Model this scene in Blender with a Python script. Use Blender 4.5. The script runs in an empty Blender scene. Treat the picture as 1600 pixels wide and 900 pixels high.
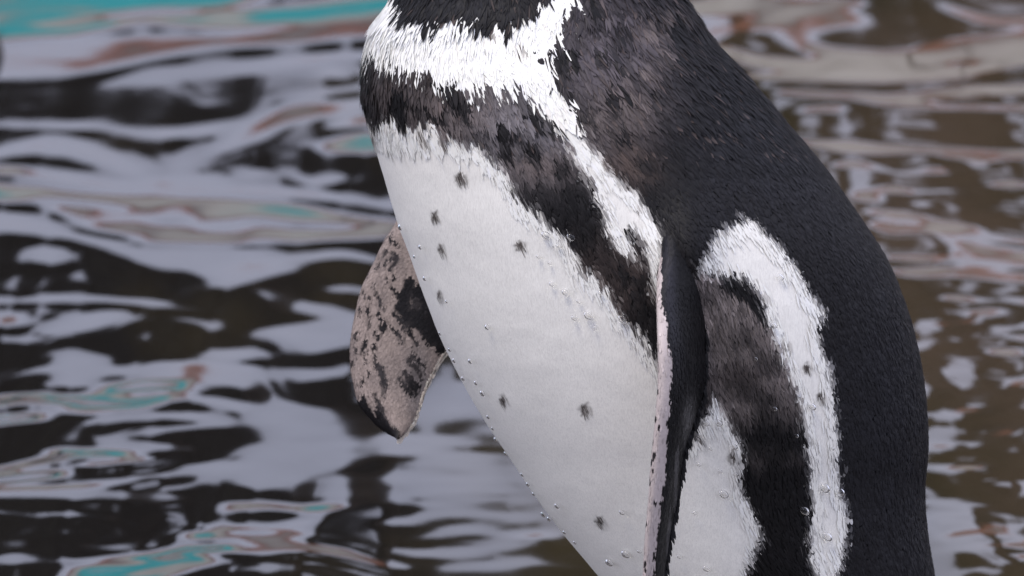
import bpy, math, random
import numpy as np

# ------------------------------------------------------------------ camera, sky, sun, exposure
scene = bpy.context.scene
COL = scene.collection
rng = np.random.default_rng(7)
random.seed(7)
PITCH = math.radians(13.0)
DIST = 3.5                      # camera to bird
S = 1 / 3000.0                  # metres per unit of the bird's own drawing grid
AIM = np.array([0.0, 0.0, 0.32])   # water level is z = 0
FWD = np.array([0.0, math.cos(PITCH), -math.sin(PITCH)])
UP = np.array([0.0, math.sin(PITCH), math.cos(PITCH)])
RIGHT = np.array([1.0, 0.0, 0.0])
CAMPOS = AIM - FWD * DIST

cam_d = bpy.data.cameras.new('camera')
cam = bpy.data.objects.new('camera', cam_d)
COL.objects.link(cam)
cam.location = CAMPOS
cam.rotation_euler = (math.pi / 2 - PITCH, 0, 0)
cam_d.sensor_width = 36.0
cam_d.lens = 36.0 * DIST / (1600 * S)
cam_d.clip_start = 0.05
cam_d.clip_end = 400.0
cam_d.dof.use_dof = True
cam_d.dof.focus_distance = DIST - 0.07
cam_d.dof.aperture_fstop = 18.0
scene.camera = cam

world = bpy.data.worlds.new('World')
scene.world = world
world.use_nodes = True
wn, wl = world.node_tree.nodes, world.node_tree.links
wn.clear()
SUN_EL, SUN_AZ = 60.0, 218.0      # compass style: 180 is behind the camera, 205 behind and left
sky_t = wn.new('ShaderNodeTexSky')
sky_t.sky_type = 'NISHITA'
sky_t.sun_disc = False
sky_t.sun_elevation = math.radians(SUN_EL)
sky_t.sun_rotation = math.radians(SUN_AZ)
sky_t.air_density = 1.0
sky_t.dust_density = 3.0
bg1 = wn.new('ShaderNodeBackground'); bg1.inputs['Strength'].default_value = 0.12
bg2 = wn.new('ShaderNodeBackground')
bg2.inputs['Color'].default_value = (0.76, 0.78, 1.0, 1)      # even cloud cover
bg2.inputs['Strength'].default_value = 1.0
mixw = wn.new('ShaderNodeMixShader'); mixw.inputs[0].default_value = 0.82
wout = wn.new('ShaderNodeOutputWorld')
tcw = wn.new('ShaderNodeTexCoord'); spw = wn.new('ShaderNodeSeparateXYZ')
mrw = wn.new('ShaderNodeMapRange'); mrw.inputs['To Min'].default_value = 1.15; mrw.inputs['To Max'].default_value = 1.8   # overcast: zenith brighter than horizon
wl.new(tcw.outputs['Generated'], spw.inputs[0]); wl.new(spw.outputs['Z'], mrw.inputs['Value']); wl.new(mrw.outputs[0], bg2.inputs['Strength'])
wl.new(sky_t.outputs[0], bg1.inputs['Color'])
wl.new(bg1.outputs[0], mixw.inputs[1]); wl.new(bg2.outputs[0], mixw.inputs[2])
wl.new(mixw.outputs[0], wout.inputs[0])

sun_d = bpy.data.lights.new('sun', 'SUN')
sun_d.energy = 1.5
sun_d.angle = math.radians(20)
sun_d.color = (1.0, 0.91, 0.77)
sun = bpy.data.objects.new('sun', sun_d)
COL.objects.link(sun)
az, el = math.radians(SUN_AZ), math.radians(SUN_EL)
sv = np.array([math.sin(az) * math.cos(el), math.cos(az) * math.cos(el), math.sin(el)])
from mathutils import Vector, Matrix
sun.rotation_euler = Vector(sv).to_track_quat('Z', 'Y').to_euler()
sun.location = (-2, -4, 6)

vs = scene.view_settings
vs.view_transform = 'Standard'
vs.look = 'None'
vs.gamma = 1.0
vs.exposure = 0.2
vs.use_curve_mapping = False

# ------------------------------------------------------------------ helpers
def lin(r, g, b):
    def f(c):
        c /= 255.0
        return c / 12.92 if c <= 0.04045 else ((c + 0.055) / 1.055) ** 2.4
    return np.array([f(r), f(g), f(b)])

def lattice(seed, n=256):
    return np.random.default_rng(seed).random((n, n))

_lat = {}
def vnoise(x, y, seed=0):
    """smooth value noise, -1..1"""
    if seed not in _lat:
        _lat[seed] = lattice(1000 + seed)
    g = _lat[seed]
    xi = np.floor(x).astype(int); yi = np.floor(y).astype(int)
    fx = x - xi; fy = y - yi
    fx = fx * fx * (3 - 2 * fx); fy = fy * fy * (3 - 2 * fy)
    a = g[xi % 256, yi % 256]; b = g[(xi + 1) % 256, yi % 256]
    c = g[xi % 256, (yi + 1) % 256]; d = g[(xi + 1) % 256, (yi + 1) % 256]
    return ((a * (1 - fx) + b * fx) * (1 - fy) + (c * (1 - fx) + d * fx) * fy) * 2 - 1

def fbm(x, y, seed=0, octv=4):
    v = 0; a = 0.5
    for k in range(octv):
        v = v + a * vnoise(x * 2 ** k + 13.7 * k, y * 2 ** k + 7.1 * k, seed + k)
        a *= 0.5
    return v

def to_world(p):
    """drawing grid (x right, y down, z towards the viewer side) to world metres"""
    p = np.asarray(p, float)
    X = (p[..., 0:1] - 800) * S; Y = (450 - p[..., 1:2]) * S; Z = p[..., 2:3] * S
    return AIM + X * RIGHT + Y * UP - Z * FWD

def in_poly(x, y, poly):
    inside = np.zeros(x.shape, bool)
    n = len(poly)
    for i in range(n):
        x1, y1 = poly[i]; x2, y2 = poly[(i + 1) % n]
        if y1 == y2:
            continue
        c = ((y1 > y) != (y2 > y)) & (x < (x2 - x1) * (y - y1) / (y2 - y1) + x1)
        inside ^= c
    return inside

def raw_mesh(name, verts, faces_loops, loop_starts, loop_totals, mat, colors=None, parent=None, smooth=True, normals=None):
    me = bpy.data.meshes.new(name)
    me.vertices.add(len(verts))
    me.vertices.foreach_set('co', np.asarray(verts, np.float32).ravel())
    me.loops.add(len(faces_loops))
    me.loops.foreach_set('vertex_index', np.asarray(faces_loops, np.int32))
    me.polygons.add(len(loop_starts))
    me.polygons.foreach_set('loop_start', np.asarray(loop_starts, np.int32))
    me.polygons.foreach_set('loop_total', np.asarray(loop_totals, np.int32))
    me.polygons.foreach_set('use_smooth', np.full(len(loop_starts), smooth, bool))
    if colors is not None:
        at = me.color_attributes.new('Col', 'FLOAT_COLOR', 'POINT')
        c4 = np.ones((len(verts), 4), np.float32); c4[:, :colors.shape[1]] = colors
        at.data.foreach_set('color', c4.ravel())
    if normals is not None:
        at = me.attributes.new('Nrm', 'FLOAT_VECTOR', 'POINT')
        at.data.foreach_set('vector', np.asarray(normals, np.float32).ravel())
    me.update(calc_edges=True)
    me.validate()
    me.materials.append(mat)
    o = bpy.data.objects.new(name, me)
    COL.objects.link(o)
    if parent is not None:
        o.parent = parent
        o.matrix_parent_inverse = parent_inv(parent)
    return o

def parent_inv(parent):
    return Matrix.Translation(parent.location).inverted()

def grid_mesh(name, V, mat, colors=None, parent=None, wrap=False, smooth=True, flip=False):
    """V is rows x cols x 3; wrap closes the columns"""
    r, c, _ = V.shape
    idx = np.arange(r * c).reshape(r, c)
    if wrap:
        nx = np.roll(idx, -1, axis=1)
        a, b, cc, d = idx[:-1], nx[:-1], nx[1:], idx[1:]
    else:
        a, b, cc, d = idx[:-1, :-1], idx[:-1, 1:], idx[1:, 1:], idx[1:, :-1]
    q = np.stack([a, b, cc, d], -1).reshape(-1, 4)
    if flip:
        q = q[:, ::-1]
    n = len(q)
    col = None if colors is None else colors.reshape(r * c, -1)
    return raw_mesh(name, V.reshape(-1, 3), q.ravel(), np.arange(n) * 4, np.full(n, 4), mat, col, parent, smooth)

def tag(o, label=None, cat=None, group=None, kind=None):
    if label: o['label'] = label
    if cat: o['category'] = cat
    if group: o['group'] = group
    if kind: o['kind'] = kind
    return o

def empty(name, loc):
    o = bpy.data.objects.new(name, None)
    o.location = loc
    o.empty_display_size = 0.05
    COL.objects.link(o)
    return o

def principled(name, base=(0.5, 0.5, 0.5), rough=0.5, spec=0.5, ior=1.45, attr=False, trans=0.0):
    m = bpy.data.materials.new(name)
    m.use_nodes = True
    b = m.node_tree.nodes['Principled BSDF']
    b.inputs['Base Color'].default_value = (*base, 1)
    b.inputs['Roughness'].default_value = rough
    b.inputs['Specular IOR Level'].default_value = spec
    b.inputs['IOR'].default_value = ior
    b.inputs['Transmission Weight'].default_value = trans
    if attr:
        a = m.node_tree.nodes.new('ShaderNodeAttribute'); a.attribute_name = 'Col'
        m.node_tree.links.new(a.outputs['Color'], b.inputs['Base Color'])
    return m, b

def noise_bump(m, b, scale, strength, dist=0.002, detail=4):
    nt = m.node_tree
    tc = nt.nodes.new('ShaderNodeTexCoord')
    n = nt.nodes.new('ShaderNodeTexNoise'); n.inputs['Scale'].default_value = scale; n.inputs['Detail'].default_value = detail
    bp = nt.nodes.new('ShaderNodeBump'); bp.inputs['Strength'].default_value = strength; bp.inputs['Distance'].default_value = dist
    nt.links.new(tc.outputs['Object'], n.inputs['Vector'])
    nt.links.new(n.outputs['Fac'], bp.inputs['Height'])
    nt.links.new(bp.outputs['Normal'], b.inputs['Normal'])
    return n

def noise_color(m, b, scale, c1, c2, lo=0.35, hi=0.65, detail=6):
    nt = m.node_tree
    tc = nt.nodes.new('ShaderNodeTexCoord')
    n = nt.nodes.new('ShaderNodeTexNoise'); n.inputs['Scale'].default_value = scale; n.inputs['Detail'].default_value = detail
    cr = nt.nodes.new('ShaderNodeValToRGB')
    cr.color_ramp.elements[0].position = lo; cr.color_ramp.elements[0].color = (*c1, 1)
    cr.color_ramp.elements[1].position = hi; cr.color_ramp.elements[1].color = (*c2, 1)
    nt.links.new(tc.outputs['Object'], n.inputs['Vector'])
    nt.links.new(n.outputs['Fac'], cr.inputs['Fac'])
    nt.links.new(cr.outputs['Color'], b.inputs['Base Color'])

# ------------------------------------------------------------------ water: a rippled pond surface
# Each ripple facet's tilt (degrees, + faces the viewer) decides what it mirrors: the painted wall low on the far bank, the
# bright sky above it, or the dark tree crowns above that.
TE, CR, OR, LA, MI, OL, DK = -5.1, -3.7, -2.8, -1.1, 1.2, 3.9, 4.3
PW, PH = 800, 450               # working map of the wave tilts, two photo units per cell
gx, gy = np.meshgrid(np.arange(-100, PW + 100) * 2.0, np.arange(-60, PH + 60) * 2.0)
tilt = np.full(gx.shape, 0.6)
def blur(a, sx, sy):
    for s, ax in ((sx, 1), (sy, 0)):
        r = int(3 * s) + 1
        k = np.exp(-0.5 * (np.arange(-r, r + 1) / s) ** 2); k /= k.sum()
        p = np.pad(a, [(r, r) if q == ax else (0, 0) for q in (0, 1)], mode='edge')
        out = np.zeros_like(a)
        for i, w in enumerate(k):
            out += w * (p[:, i:i + a.shape[1]] if ax == 1 else p[i:i + a.shape[0], :])
        a = out
    return a
def area(val, poly):
    tilt[in_poly(gx, gy, poly)] = val
def ell(val, cx, cy, rx, ry):
    tilt[((gx - cx) / rx) ** 2 + ((gy - cy) / ry) ** 2 < 1] = val
def stroke(val, pts, hw):
    pts = np.array(pts, float)
    # catmull-rom smoothing
    P = np.vstack([2 * pts[0] - pts[1], pts, 2 * pts[-1] - pts[-2]])
    out = []
    for i in range(1, len(P) - 2):
        for t in np.linspace(0, 1, 10, endpoint=False):
            a, b, c, d = P[i - 1], P[i], P[i + 1], P[i + 2]
            out.append(0.5 * (2 * b + (c - a) * t + (2 * a - 5 * b + 4 * c - d) * t * t + (3 * b - a - 3 * c + d) * t ** 3))
    out.append(pts[-1])
    out = np.array(out)
    n = len(out)
    for i in range(n - 1):
        x1, y1 = out[i]; x2, y2 = out[i + 1]
        h = hw * (0.45 + 0.55 * math.sin(math.pi * min(1, max(0, (i + 0.5) / n)))) if hw > 0 else -hw
        x0, x3 = min(x1, x2) - h * 2, max(x1, x2) + h * 2
        y0, y3 = min(y1, y2) - h, max(y1, y2) + h
        ix0 = max(0, int(x0 / 2) + 100 - 1); ix1 = min(gx.shape[1], int(x3 / 2) + 100 + 2)
        iy0 = max(0, int(y0 / 2) + 60 - 1); iy1 = min(gx.shape[0], int(y3 / 2) + 60 + 2)
        if ix1 <= ix0 or iy1 <= iy0:
            continue
        xx = gx[iy0:iy1, ix0:ix1]; yy = gy[iy0:iy1, ix0:ix1]
        dx, dy = x2 - x1, y2 - y1
        L2 = dx * dx + dy * dy + 1e-6
        t = np.clip(((xx - x1) * dx + (yy - y1) * dy) / L2, 0, 1)
        d2 = ((xx - x1 - t * dx) * 0.6) ** 2 + (yy - y1 - t * dy) ** 2
        tilt[iy0:iy1, ix0:ix1][d2 < h * h] = val

# ---- left of the bird
area(DK, [(-200, -120), (660, -120), (780, 560), (420, 660), (-200, 660)])
area(DK, [(-200, 610), (460, 600), (400, 780), (420, 1040), (-200, 1040)])
area(OL, [(1000, -120), (1800, -120), (1800, 1020), (1240, 1020)])
area(OL + 2.2, [(1100, 60), (1800, 60), (1800, 400), (1300, 400)])
area(1.2, [(440, 640), (760, 660), (1000, 920), (420, 960)])
tilt = blur(tilt, 34, 5)
area(TE + 0.8, [(-200, -120), (520, -120), (400, 2), (330, 15), (230, 30), (120, 58), (-200, 75)])
stroke(CR, [(-40, 26), (80, 14), (200, 12)], 4)
stroke(LA, [(60, 42), (140, 32), (230, 20)], 4)
stroke(CR, [(240, 32), (420, 24), (560, 14), (640, 0)], 17)
stroke(OL, [(160, 30), (220, 22), (330, 14)], 5)
area(LA, [(-200, 90), (90, 62), (200, 55), (330, 50), (620, 25), (620, 55), (420, 68), (250, 90), (100, 115), (-200, 135)])
stroke(DK, [(-100, 150), (150, 122), (300, 94), (430, 78), (620, 66)], 12)
stroke(MI, [(40, 165), (150, 140), (270, 112), (420, 100), (570, 84)], 12)
stroke(LA, [(430, 92), (500, 88), (580, 86)], 6)
ell(DK, 280, 155, 260, 26)
stroke(MI, [(250, 110), (285, 140), (330, 165)], 9)
stroke(LA, [(500, 115), (525, 108), (545, 120)], 9)
stroke(LA, [(-60, 196), (100, 194), (200, 205), (320, 204), (390, 188), (470, 152), (600, 128)], 8)
stroke(DK, [(-60, 214), (150, 208), (290, 228), (345, 214), (440, 166), (600, 148)], 9)
stroke(LA, [(-60, 246), (60, 226), (130, 236), (210, 262), (240, 285)], 16)
stroke(DK, [(30, 250), (100, 262), (170, 278)], 5)
stroke(LA, [(330, 246), (380, 212), (450, 180), (600, 158)], 15)
stroke(OR, [(520, 196), (560, 186), (610, 184)], 9)
area(TE, [(500, 226), (540, 210), (620, 204), (620, 236), (530, 238)])
ell(LA, 285, 255, 24, 26); ell(LA, 300, 282, 55, 12); ell(LA, 390, 272, 22, 14)
stroke(DK, [(390, 258), (480, 248), (610, 262)], 11)
ell(DK, 500, 286, 90, 22)
stroke(LA, [(455, 268), (480, 286), (530, 280), (510, 272)], 6)
stroke(LA, [(-80, 262), (60, 272), (200, 290), (330, 296), (450, 300), (640, 322)], 11)
area(CR, [(-200, 262), (60, 288), (200, 304), (330, 310), (450, 314), (640, 345), (640, 368), (480, 376), (330, 382), (220, 377), (130, 350), (60, 312), (-200, 300)])
stroke(TE, [(-80, 296), (-10, 302), (22, 312)], 8)
ell(TE, 10, 265, 26, 8)
stroke(OL, [(60, 308), (130, 316), (190, 328)], 4)
stroke(TE, [(380, 318), (450, 322), (560, 338)], 5)
ell(LA, 170, 338, 44, 12); ell(LA, 350, 352, 60, 9); ell(LA, 265, 330, 30, 10)
stroke(OL, [(230, 332), (260, 346), (300, 338)], 4)
stroke(OL, [(380, 342), (450, 350), (540, 352)], 4)
area(LA, [(-200, 318), (60, 335), (130, 365), (220, 384), (420, 388), (460, 402), (470, 420), (400, 440), (330, 452), (310, 430), (200, 405), (100, 370), (-200, 336)])
stroke(DK, [(400, 372), (480, 380), (620, 372)], 5)
stroke(OL, [(430, 436), (500, 430), (560, 436)], 8)
stroke(LA, [(470, 402), (540, 396), (600, 408)], 8)
stroke(LA, [(410, 450), (480, 478), (560, 490)], 10)
stroke(LA, [(500, 450), (550, 448), (590, 462)], 8)
ell(LA, 70, 398, 44, 14); ell(LA, 120, 432, 16, 9); ell(LA, 175, 438, 9, 6); ell(MI, 30, 440, 34, 12)
ell(LA, 280, 455, 16, 14)
stroke(LA, [(-80, 470), (60, 466), (180, 468), (330, 482)], 7)
stroke(MI, [(-60, 486), (60, 484), (120, 488)], 6)
stroke(LA, [(70, 518), (130, 502), (195, 492)], 15)
ell(TE, 12, 500, 26, 12); ell(LA, 30, 530, 50, 6)
stroke(LA, [(250, 494), (300, 500), (350, 512)], 6)
ell(LA, 232, 524, 12, 9); ell(LA, 262, 530, 9, 7)
area(LA, [(400, 514), (470, 498), (600, 488), (600, 528), (480, 557), (430, 534)])
ell(LA, 365, 552, 60, 11)
area(LA, [(78, 560), (108, 540), (160, 558), (188, 578), (140, 604), (80, 602)])
stroke(LA, [(-60, 610), (20, 585), (70, 570)], 6)
# ---- lower left
stroke(LA, [(190, 582), (290, 578), (400, 592), (450, 632), (560, 668)], 20)
ell(OL, 500, 596, 70, 36)
ell(LA, 540, 575, 34, 12); ell(LA, 490, 585, 38, 10)
stroke(TE, [(-80, 642), (0, 630), (60, 620), (120, 622), (200, 604), (268, 602), (276, 610), (230, 626), (110, 634)], -9)
ell(CR, 20, 624, 36, 9); ell(CR, 170, 616, 46, 7); ell(OL, 236, 612, 26, 4)
stroke(OR, [(90, 640), (140, 641), (180, 637)], 5)
stroke(TE, [(-80, 664), (0, 656), (60, 650)], 10)
stroke(LA, [(290, 618), (360, 632), (420, 650)], 9)
stroke(LA, [(100, 684), (140, 658), (230, 648), (320, 652), (345, 668), (250, 672), (150, 694), (300, 700)], -8)
ell(OL, 330, 684, 70, 17)
area(LA, [(380, 640), (480, 628), (560, 658), (660, 690), (560, 722), (450, 768), (362, 758), (348, 720), (390, 690)])
area(LA, [(440, 770), (540, 740), (660, 720), (760, 700), (780, 760), (640, 780), (520, 790)])
stroke(OL, [(560, 745), (640, 735), (720, 738)], 6)
stroke(OL, [(600, 705), (680, 700), (740, 712)], 5)
stroke(TE, [(-80, 742), (0, 736), (60, 720), (130, 708), (205, 710), (200, 716)], -6)
stroke(TE, [(-80, 762), (30, 748), (100, 740)], -7)
ell(TE, 92, 702, 26, 5)
stroke(TE, [(125, 726), (170, 722), (240, 716)], 5)
stroke(CR, [(60, 764), (150, 756), (230, 738)], 7)
stroke(TE, [(-80, 772), (60, 764), (130, 762)], 6)
stroke(LA, [(200, 752), (270, 738), (330, 728), (310, 752), (240, 764)], 9)
stroke(LA, [(-80, 774), (120, 770), (230, 776), (290, 792), (250, 806)], 11)
ell(DK, 312, 794, 46, 14)
stroke(LA, [(70, 808), (170, 808), (230, 830), (210, 852), (130, 858)], -6)
stroke(LA, [(-60, 800), (30, 806), (60, 826), (20, 842)], -6)
stroke(LA, [(90, 838), (140, 832), (170, 842)], 4)
ell(LA, 30, 874, 44, 13)
area(CR, [(285, 816), (480, 812), (520, 850), (640, 888), (560, 896), (430, 864), (390, 850)])
stroke(CR, [(345, 792), (420, 788), (485, 796), (495, 812), (440, 820)], -6)
stroke(OL, [(370, 803), (420, 802), (470, 806)], 4)
stroke(LA, [(300, 822), (370, 818), (440, 818), (480, 828)], 4)
ell(OR, 380, 831, 54, 9); ell(CR, 380, 831, 46, 6); ell(OL, 380, 831, 38, 3)
ell(TE, 505, 792, 26, 7)
stroke(TE, [(285, 850), (290, 836), (330, 838)], -6)
stroke(TE, [(240, 862), (320, 856), (370, 854)], 7)
area(TE, [(110, 886), (200, 866), (330, 864), (346, 878), (250, 910), (90, 910)])
ell(CR, 180, 878, 50, 6)
stroke(CR, [(200, 900), (270, 884), (310, 876)], 6)
stroke(OR, [(90, 878), (180, 868), (270, 852)], 3)
stroke(CR, [(365, 862), (400, 858), (420, 870)], 5)
stroke(DK, [(420, 868), (500, 876), (580, 892)], 8)
stroke(LA, [(360, 890), (480, 888), (560, 908)], 8)
# ---- below the far flipper, brown shallows with thin bright lines
stroke(DK, [(475, 838), (530, 850), (600, 872)], 4)
stroke(LA, [(490, 828), (540, 842), (620, 862), (720, 862), (800, 848)], 7)
for k, (x0, y0, x1) in enumerate([(640, 715, 760), (560, 742, 720), (620, 764, 800), (520, 790, 700), (600, 806, 830), (650, 834, 800), (700, 884, 900), (600, 690, 720), (700, 640, 740), (560, 820, 660)]):
    stroke(LA, [(x0, y0 + 6), ((x0 + x1) / 2, y0 - 5), (x1, y0 + 2)], 6)
ell(LA, 720, 620, 30, 24); ell(LA, 640, 700, 60, 12)
stroke(CR, [(800, 840), (850, 832), (880, 850)], 5)
# ---- right of the bird
stroke(CR, [(1040, 10), (1110, 6), (1180, -8)], 14)
stroke(OR, [(1090, 42), (1150, 20), (1240, -6)], 6)
stroke(LA, [(1090, 52), (1140, 46), (1190, 34), (1280, 8), (1340, 4)], 14)
stroke(LA, [(1190, 66), (1240, 30), (1330, 12)], 6)
stroke(LA, [(1320, 26), (1262, 50), (1256, 68), (1310, 86), (1400, 86), (1500, 62), (1680, 44)], -11)
stroke(LA, [(1440, -12), (1500, 18), (1560, 30), (1700, 30)], 10)
stroke(MI, [(1370, 60), (1420, 46), (1480, 44)], 7)
stroke(OR, [(1060, 60), (1120, 76), (1180, 92), (1300, 102), (1420, 98), (1520, 82), (1680, 66)], -11)
stroke(CR, [(1160, 116), (1350, 121), (1500, 112), (1570, 96), (1700, 84)], 12)
stroke(CR, [(1400, 150), (1520, 140), (1660, 130)], 9)
stroke(LA, [(1190, 140), (1350, 155), (1500, 166), (1680, 168)], 8)
ell(LA, 1275, 172, 48, 8)
stroke(LA, [(1240, 218), (1330, 228), (1460, 232), (1680, 240)], 9)
stroke(OR, [(1460, 240), (1540, 246), (1640, 246)], 5)
for (x, y, rx) in [(1330, 262, 50), (1440, 268, 40), (1530, 262, 45), (1390, 296, 36), (1480, 300, 40), (1570, 290, 40), (1350, 308, 22), (1560, 330, 46), (1440, 326, 34)]:
    stroke(LA, [(x - rx, y + 4), (x, y - 6), (x + rx, y + 3)], 7)
stroke(LA, [(1340, 326), (1420, 340), (1520, 362), (1680, 388)], 9)
stroke(CR, [(1360, 352), (1400, 356), (1450, 366)], 12)
stroke(CR, [(1460, 366), (1530, 388), (1680, 408)], 12)
ell(DK, 1436, 376, 40, 13)
stroke(OR, [(1380, 398), (1460, 400), (1560, 410), (1650, 412)], 8)
stroke(LA, [(1380, 420), (1500, 424), (1680, 436)], 9)
for k, (x, y, rx) in enumerate([(1480, 470, 60), (1560, 486, 50), (1460, 508, 40), (1540, 528, 60), (1600, 512, 40), (1500, 580, 46), (1560, 560, 50), (1470, 606, 34), (1590, 604, 40), (1520, 640, 30), (1480, 560, 24), (1600, 640, 30)]):
    stroke(LA, [(x - rx, y + 8), (x - rx * 0.2, y - 6), (x + rx, y - 2)], 4.5)
stroke(LA, [(1440, 706), (1500, 696), (1560, 684), (1660, 640)], 7)
stroke(LA, [(1560, 720), (1600, 690), (1680, 680)], 6)
stroke(LA, [(1440, 726), (1500, 732), (1560, 728)], 5)
stroke(LA, [(1430, 782), (1500, 792), (1560, 806), (1680, 824)], 9)
area(CR, [(1440, 808), (1520, 812), (1620, 838), (1700, 850), (1700, 890), (1560, 872), (1470, 850)])
stroke(OR, [(1450, 800), (1520, 812), (1600, 826)], 5)
for (x, y, rx) in [(1500, 826, 30), (1560, 846, 36), (1490, 862, 36), (1580, 880, 40), (1520, 892, 40)]:
    stroke(LA, [(x - rx, y + 3), (x, y - 3), (x + rx, y + 2)], 4)
for (x, y, rx) in [(1530, 846, 26), (1500, 878, 30), (1570, 862, 24)]:
    stroke(OL, [(x - rx, y + 3), (x, y - 3), (x + rx, y + 2)], 3.5)

# warp the drawn pattern slightly so outlines are never ruler clean, then soften into waves
wx = gx + 16 * fbm(gx / 90, gy / 40, 31, 3); wy = gy + 7 * fbm(gx / 110, gy / 26, 35, 4)
ii = np.clip(((wy / 2) + 60).astype(int), 0, tilt.shape[0] - 1); jj = np.clip(((wx / 2) + 100).astype(int), 0, tilt.shape[1] - 1)
tilt = np.where((gy > 560) & (tilt < -4.5), tilt * 1.5, np.where((gy > 560) & (tilt < -2.6), tilt * 1.22, tilt))
tilt = np.where(gy > 560, blur(tilt[ii, jj], 9.0, 1.1), blur(tilt[ii, jj], 9.0, 1.6))
fine = 0.9 * fbm(gx / 90 + 0.2 * gy / 30, gy / 16, 41, 3)
tilt = tilt + fine
tilt += 1.6 * np.exp(-((gx - 700) / 200) ** 2 - ((gy - 800) / 130) ** 2) * fbm(gx / 80, gy / 11, 47, 2)
tilt -= 0.45 * np.clip((900 - gx) / 200, 0, 1) * np.clip((gy - 360) / 200, 0, 1)
tilt -= 1.9 * np.clip((gx - 1150) / 250, 0, 1) * np.clip((gy - 120) / 60, 0, 1) * np.clip((tilt + 2.2) / 1.5, 0, 1)
tilt -= 1.1 * np.clip((gx - 1380) / 60, 0, 1) * np.clip((gy - 430) / 40, 0, 1) * np.clip((800 - gy) / 30, 0, 1)
tilt += 3.0 * np.clip((gx - 1380) / 60, 0, 1) * np.clip((gy - 430) / 40, 0, 1) * np.clip((800 - gy) / 30, 0, 1) * vnoise(gx / 55 + gy / 60, gy / 11 - gx / 160, 48)
tilt += 2.9 * np.clip((gx - 1150) / 250, 0, 1) * np.clip((gy - 90) / 60, 0.25, 1) * fbm(gx / 75, gy / 12, 45, 3)

# world-space ripple heights by integrating the tilts
CAMZ = CAMPOS[2]; CAMY = CAMPOS[1]
f_px = cam_d.lens / 36.0 * 1600
def proj(P):
    d = P - CAMPOS
    z = d @ FWD
    return 800 + f_px * (d @ RIGHT) / z, 450 - f_px * (d @ UP) / z, z
NX, NY = 768, 1024
rx = np.linspace(-0.72, 0.72, NX); ry = np.linspace(0.25, 3.0, NY)
RX, RY = np.meshgrid(rx, ry)
qx, qy, _ = proj(np.stack([RX, RY, np.zeros_like(RX)], -1))
def bil(a, x, y):
    x = np.clip(x, 0, a.shape[1] - 1.001); y = np.clip(y, 0, a.shape[0] - 1.001)
    xi = x.astype(int); yi = y.astype(int); fx = x - xi; fy = y - yi
    return (a[yi, xi] * (1 - fx) + a[yi, xi + 1] * fx) * (1 - fy) + (a[yi + 1, xi] * (1 - fx) + a[yi + 1, xi + 1] * fx) * fy
ky = np.fft.fftfreq(NY, ry[1] - ry[0])[:, None] * 2 * np.pi
kx = np.fft.fftfreq(NX, rx[1] - rx[0])[None, :] * 2 * np.pi
den = ky ** 2 + 0.0042 * kx ** 2 + 0.9 ** 2
hmap = np.zeros_like(RX)
# least squares heights: dh/dy = slope (a facet turned to the viewer rises towards the far side)
for it in range(9):
    qx, qy, _ = proj(np.stack([RX, RY, hmap], -1))
    slope = np.tan(np.radians(bil(tilt, qx / 2 + 100, qy / 2 + 60)))
    edge = np.clip((qx + 190) / 180, 0, 1) * np.clip((1790 - qx) / 180, 0, 1) * np.clip((qy + 110) / 90, 0, 1) * np.clip((1010 - qy) / 90, 0, 1)
    slope = slope * edge
    wout_ = np.clip(1 - edge, 0, 1) * np.clip((RY - 0.25) / 0.2, 0, 1) * np.clip((3.0 - RY) / 0.2, 0, 1)
    comp = blur((-slope.sum(0) / wout_.sum(0))[None, :].repeat(3, 0), 12, 1)[0]
    slope = slope + wout_ * np.clip(comp, -0.14, 0.14)[None, :]
    hn = np.real(np.fft.ifft2((-1j * ky) * np.fft.fft2(slope) / den))
    hmap = hn if it == 0 else 0.5 * hmap + 0.5 * hn
got = np.gradient(hmap, ry[1] - ry[0], axis=0)
qq = (qx > 0) & (qx < 560) & (qy > 640) & (qy < 900)
print('low left wanted', np.degrees(slope[qq].mean()), np.degrees(got[qq].mean()))
print('tilt wanted', np.degrees(slope.std()), 'missed', np.degrees((got - slope).std()), 'mean', np.degrees(slope.mean()), 'side', np.degrees(np.gradient(hmap, rx[1] - rx[0], axis=1).std()), 'h', hmap.std())
def axis(a, b, n, lo, hi, m):
    core = np.linspace(a, b, n)
    t = np.linspace(0, 1, m + 1)[1:] ** 2.2
    return np.concatenate([(a - (a - lo) * t)[::-1], core, b + (hi - b) * t])
vx = axis(-0.62, 0.62, 560, -14, 14, 70)
vy = axis(0.45, 2.75, 900, -0.6, 10.5, 70)
VX, VY = np.meshgrid(vx, vy)
hx = (VX - rx[0]) / (rx[1] - rx[0]); hy = (VY - ry[0]) / (ry[1] - ry[0])
msk = np.clip(np.minimum(np.minimum(VX + 0.72, 0.72 - VX) / 0.1, np.minimum(VY - 0.25, 3.0 - VY) / 0.2), 0, 1)
HZ = bil(hmap, hx, hy) * msk
HZ = HZ + (1 - msk) * 0.005 * fbm(VX * 1.7, VY * 4.5, 51, 3)

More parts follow.
